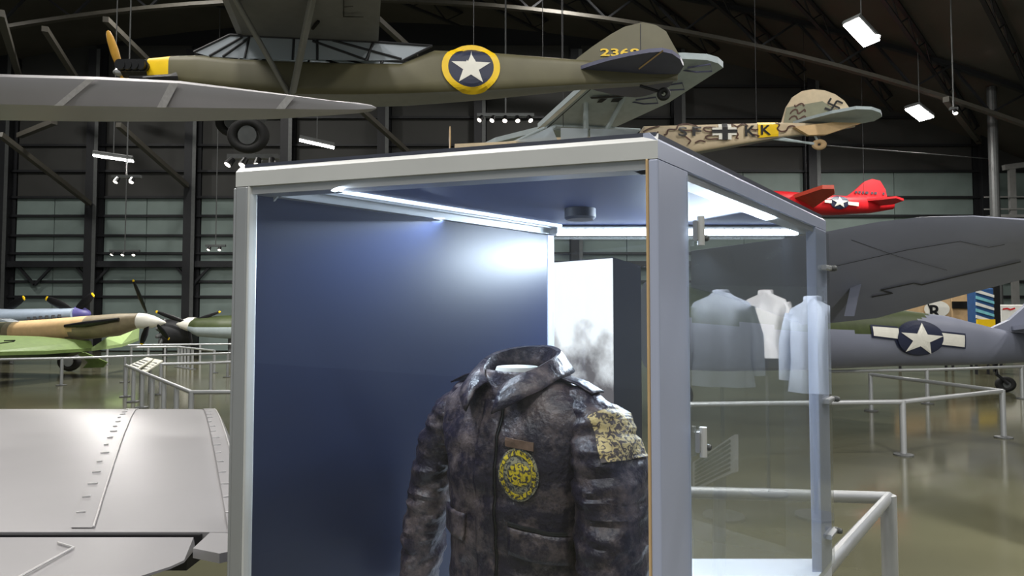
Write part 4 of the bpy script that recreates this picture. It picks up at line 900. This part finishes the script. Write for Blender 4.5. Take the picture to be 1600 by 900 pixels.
# uniforms standing right of the visitor (they mirror in the glass door)
nP = V((dNR.y, -dNR.x, 0))
def mirror(p): return p - nP * (2*(p - z3(N, p.z)).dot(nP))
def garment(px, py, d, w, h, m, label):
    c = mirror(W(px, py, d)); t = thing('uniform_shirt', (c.x, c.y, 0), label, 'shirt', 'uniforms on stands')
    fwd = (mirror(V((0, 0, c.z))) - c); fwd.z = 0; fwd.normalize(); sd_ = V((-fwd.y, fwd.x, 0)); RR = []
    for k, hw, dp in ((0, .52, .16), (.3, .46, .16), (.55, .48, .17), (.8, .52, .15), (.9, .44, .12), (.97, .2, .1), (1, .15, .09)):
        RR.append([c + V((0, 0, h*(k - .5))) + sd_*(w*hw*math.cos(a)) + fwd*(dp*math.sin(a))*(1 + .1*math.sin(a*7)) for a in [2*math.pi*i/36 for i in range(36)]])
    build(MB().rings(RR), 'shirt_body', m, t, True)
    for s in (-1, 1):
        p0 = c + sd_*(s*w*.40) + V((0, 0, h*.34)); build(MB().tube([p0, p0 + sd_*(s*w*.14) - V((0, 0, h*.3)), p0 + sd_*(s*w*.18) - V((0, 0, h*.72))], [.075, .07, .055], 16), 'sleeve', m, t, True)
    build(MB().lathe(c + V((0, 0, h*.5 - .01)), (0, 0, 1), [(0, .085), (.04, .08), (.045, .06)], 20), 'collar', m, t, True)
    build(MB().tube([(c.x, c.y, 0), c], .02, 10), 'stand', 'steel_mid', t)
    build(MB().lathe((c.x, c.y, 0), (0, 0, 1), [(0, .2), (.02, .2), (.03, .03)], 20), 'stand_foot', 'steel_mid', t)
    return c
g1 = garment(1268, 540, 6.4, .46, .92, 'shirt_grey', 'pale blue uniform shirt nearest the door frame edge, mirrored in the glass door')
g2 = garment(1195, 508, 7.2, .46, .72, 'shirt_white', 'white uniform shirt between the two blue ones, mirrored in the glass door')
g3 = garment(1125, 530, 6.4, .60, .92, 'shirt_grey', 'wide pale blue uniform shirt mirrored left of the white one in the glass door')
gt = thing('added_spotlight', (g2.x, g2.y - 1.2, 3.6), 'unseen spotlight added to brighten the uniforms right of the display case', 'spotlight')
build(MB().lathe((g2.x - .6, g2.y - 1.2, 3.6), (0, .3, -1), [(0, .05), (.05, .09), (.3, .11)], 16), 'spot_head', 'black', gt)
build(MB().tube([(g2.x - .6, g2.y - 1.2, 3.6), (g2.x - .6, g2.y - 1.2, deck_z(g2.x))], .02), 'stem', 'steel_mid', gt)
area_lamp('light', (g2.x - .6, g2.y - 1.2, 3.25), g2, 260, .3, .3, (1, .98, .95), gt)  # unseen lamp added so the shirts show up in the door glass
pp = [mirror(W(x, y, d)) for x, y, d in ((1080, 722, 3.25), (1145, 678, 2.9), (1145, 736, 2.9), (1080, 766, 3.25))]
c = sum(pp, V((0, 0, 0)))/4; tp = thing('text_panel', (c.x, c.y, 0), 'pale text panel mirrored low in the glass door beside the lower hinge', 'sign', 'tilted information panels')
nn = (pp[1]-pp[0]).cross(pp[3]-pp[0]).normalized(); nn = nn if nn.x < 0 else -nn
bd = build(MB().prism(pp, nn*.02), 'board', 'shirt_white', tp); build(MB().tube([(c.x, c.y, 0), c - nn*.03], .03), 'stand', 'aluminium', tp)
for k in range(7):
    a, b = pp[0].lerp(pp[3], .1 + .13*k), pp[1].lerp(pp[2], .1 + .13*k); build(MB().bar(a.lerp(b, .08) + nn*.012, a.lerp(b, .92) + nn*.012, .004, .009), 'text_line', 'steel_mid', bd)
# far right: crates, banner, platform
def crate(x0, y0, x1, y1, d, m, label, cat, name):
    a, b = W(x0, y1, d), W(x1, y0, d); t = thing(name, ((a.x+b.x)/2, d, 0), label, cat)
    o = build(MB().box((a.x, d, a.z), (b.x, d + .4, b.z)), 'body', m, t)
    for x in (a.x + .12, b.x - .12): build(MB().box((x - .03, d + .17, 0), (x + .03, d + .23, a.z + .02)), 'leg', 'steel_dark', t); bv = o.modifiers.new('bevel', 'BEVEL'); bv.width = .03
    return t, o, d
t, o, d = crate(1405, 464, 1487, 510, 22, 'crate_tan', 'tan crate with a dark letter in a white circle behind the grey fighter', 'crate', 'crate')
ci = decal('circle_mark', [fig_disc(1464, 483, 20, 13)], lambda x, y: W(x, y, d - .04), 'insignia_white', o); decal('letter_mark', [fig_text('R', 1453, 476.5, 18, 21), fig_line([(1449, 472), (1454, 483)], 2.2)], lambda x, y: W(x, y, d - .06), 'black', o)
t, o, d = crate(1488, 455, 1526, 520, 23, 'crate_tan', 'tan board with a black band beside the striped banner', 'board', 'notice_board')
build(MB().box((W(1487, 480, 23).x, 22.93, W(1487, 482, 23).z), (W(1527, 480, 23).x, 22.99, W(1527, 471, 23).z)), 'black_band', 'black', o)
t, o, d = crate(1525, 450, 1553, 520, 21.0, 'blue', 'tall blue and white striped banner with yellow foot behind the fighter tail', 'banner', 'display_banner')
for k in range(5):
    y = 452 + 10*k; build(MB().prism([W(x, yy, d - .03) for x, yy in ((1525, y), (1553, y + 9), (1553, y + 13), (1525, y + 5))], (0, .03, 0)), 'stripe', 'white_paint' if k % 2 == 0 else 'cyan', o)
build(MB().box((W(1525, 500, d).x, d - .06, W(1525, 520, d).z), (W(1553, 500, d).x, d - .005, W(1525, 499, d).z)), 'banner_foot', 'yellow', o)
t, o, d = crate(1553, 440, 1563, 520, 21.9, 'black', 'narrow black post right of the striped banner', 'post', 'display_post')
t, o, d = crate(1564, 476, 1640, 520, 24, 'white_paint', 'white sign with a small red mark behind the fighter tail fin', 'sign', 'wall_sign')
decal('red_mark', [fig_line([(1567, 483), (1574, 482), (1579, 484), (1586, 481.5)], 2.5)], lambda x, y: W(x, y, d - .04), 'red', o)
sc_ = thing('access_tower', W(1575, 560, 31), 'steel access platform with railings in the far right corner', 'platform')
for x in (1541, 1572, 1600, 1632): build(MB().bar(V((W(x, 0, 31).x, 31, 0)), V((W(x, 0, 31).x, 31, W(x, 258 if x > 1560 else 305, 31).z)), .3 if x == 1572 else .1, .15, up=(0, 1, 0)), 'upright', 'belly_grey', sc_)
for y in (308, 327): build(MB().bar(W(1538, y, 30.9), W(1640, y - 1, 30.9), .06, .06), 'guard_rail', 'belly_grey', sc_)
build(MB().bar(W(1568, 262, 31), W(1640, 252, 31), .2, .25), 'top_beam', 'belly_grey', sc_)
build(MB().box((W(1538, 0, 31).x, 30.8, W(0, 340, 31).z), (W(1640, 0, 31).x, 32, W(0, 336, 31).z)), 'deck', 'belly_grey', sc_)
p = W(1550, 165, 29); tag(build(MB().tube([V((p.x, 29, 0)), V((p.x, 29, deck_z(p.x)))], .2, 14), 'pipe_column', 'steel_mid', loc=(p.x, 29, 0)), 'tall grey pipe column left of the access platform', 'column')
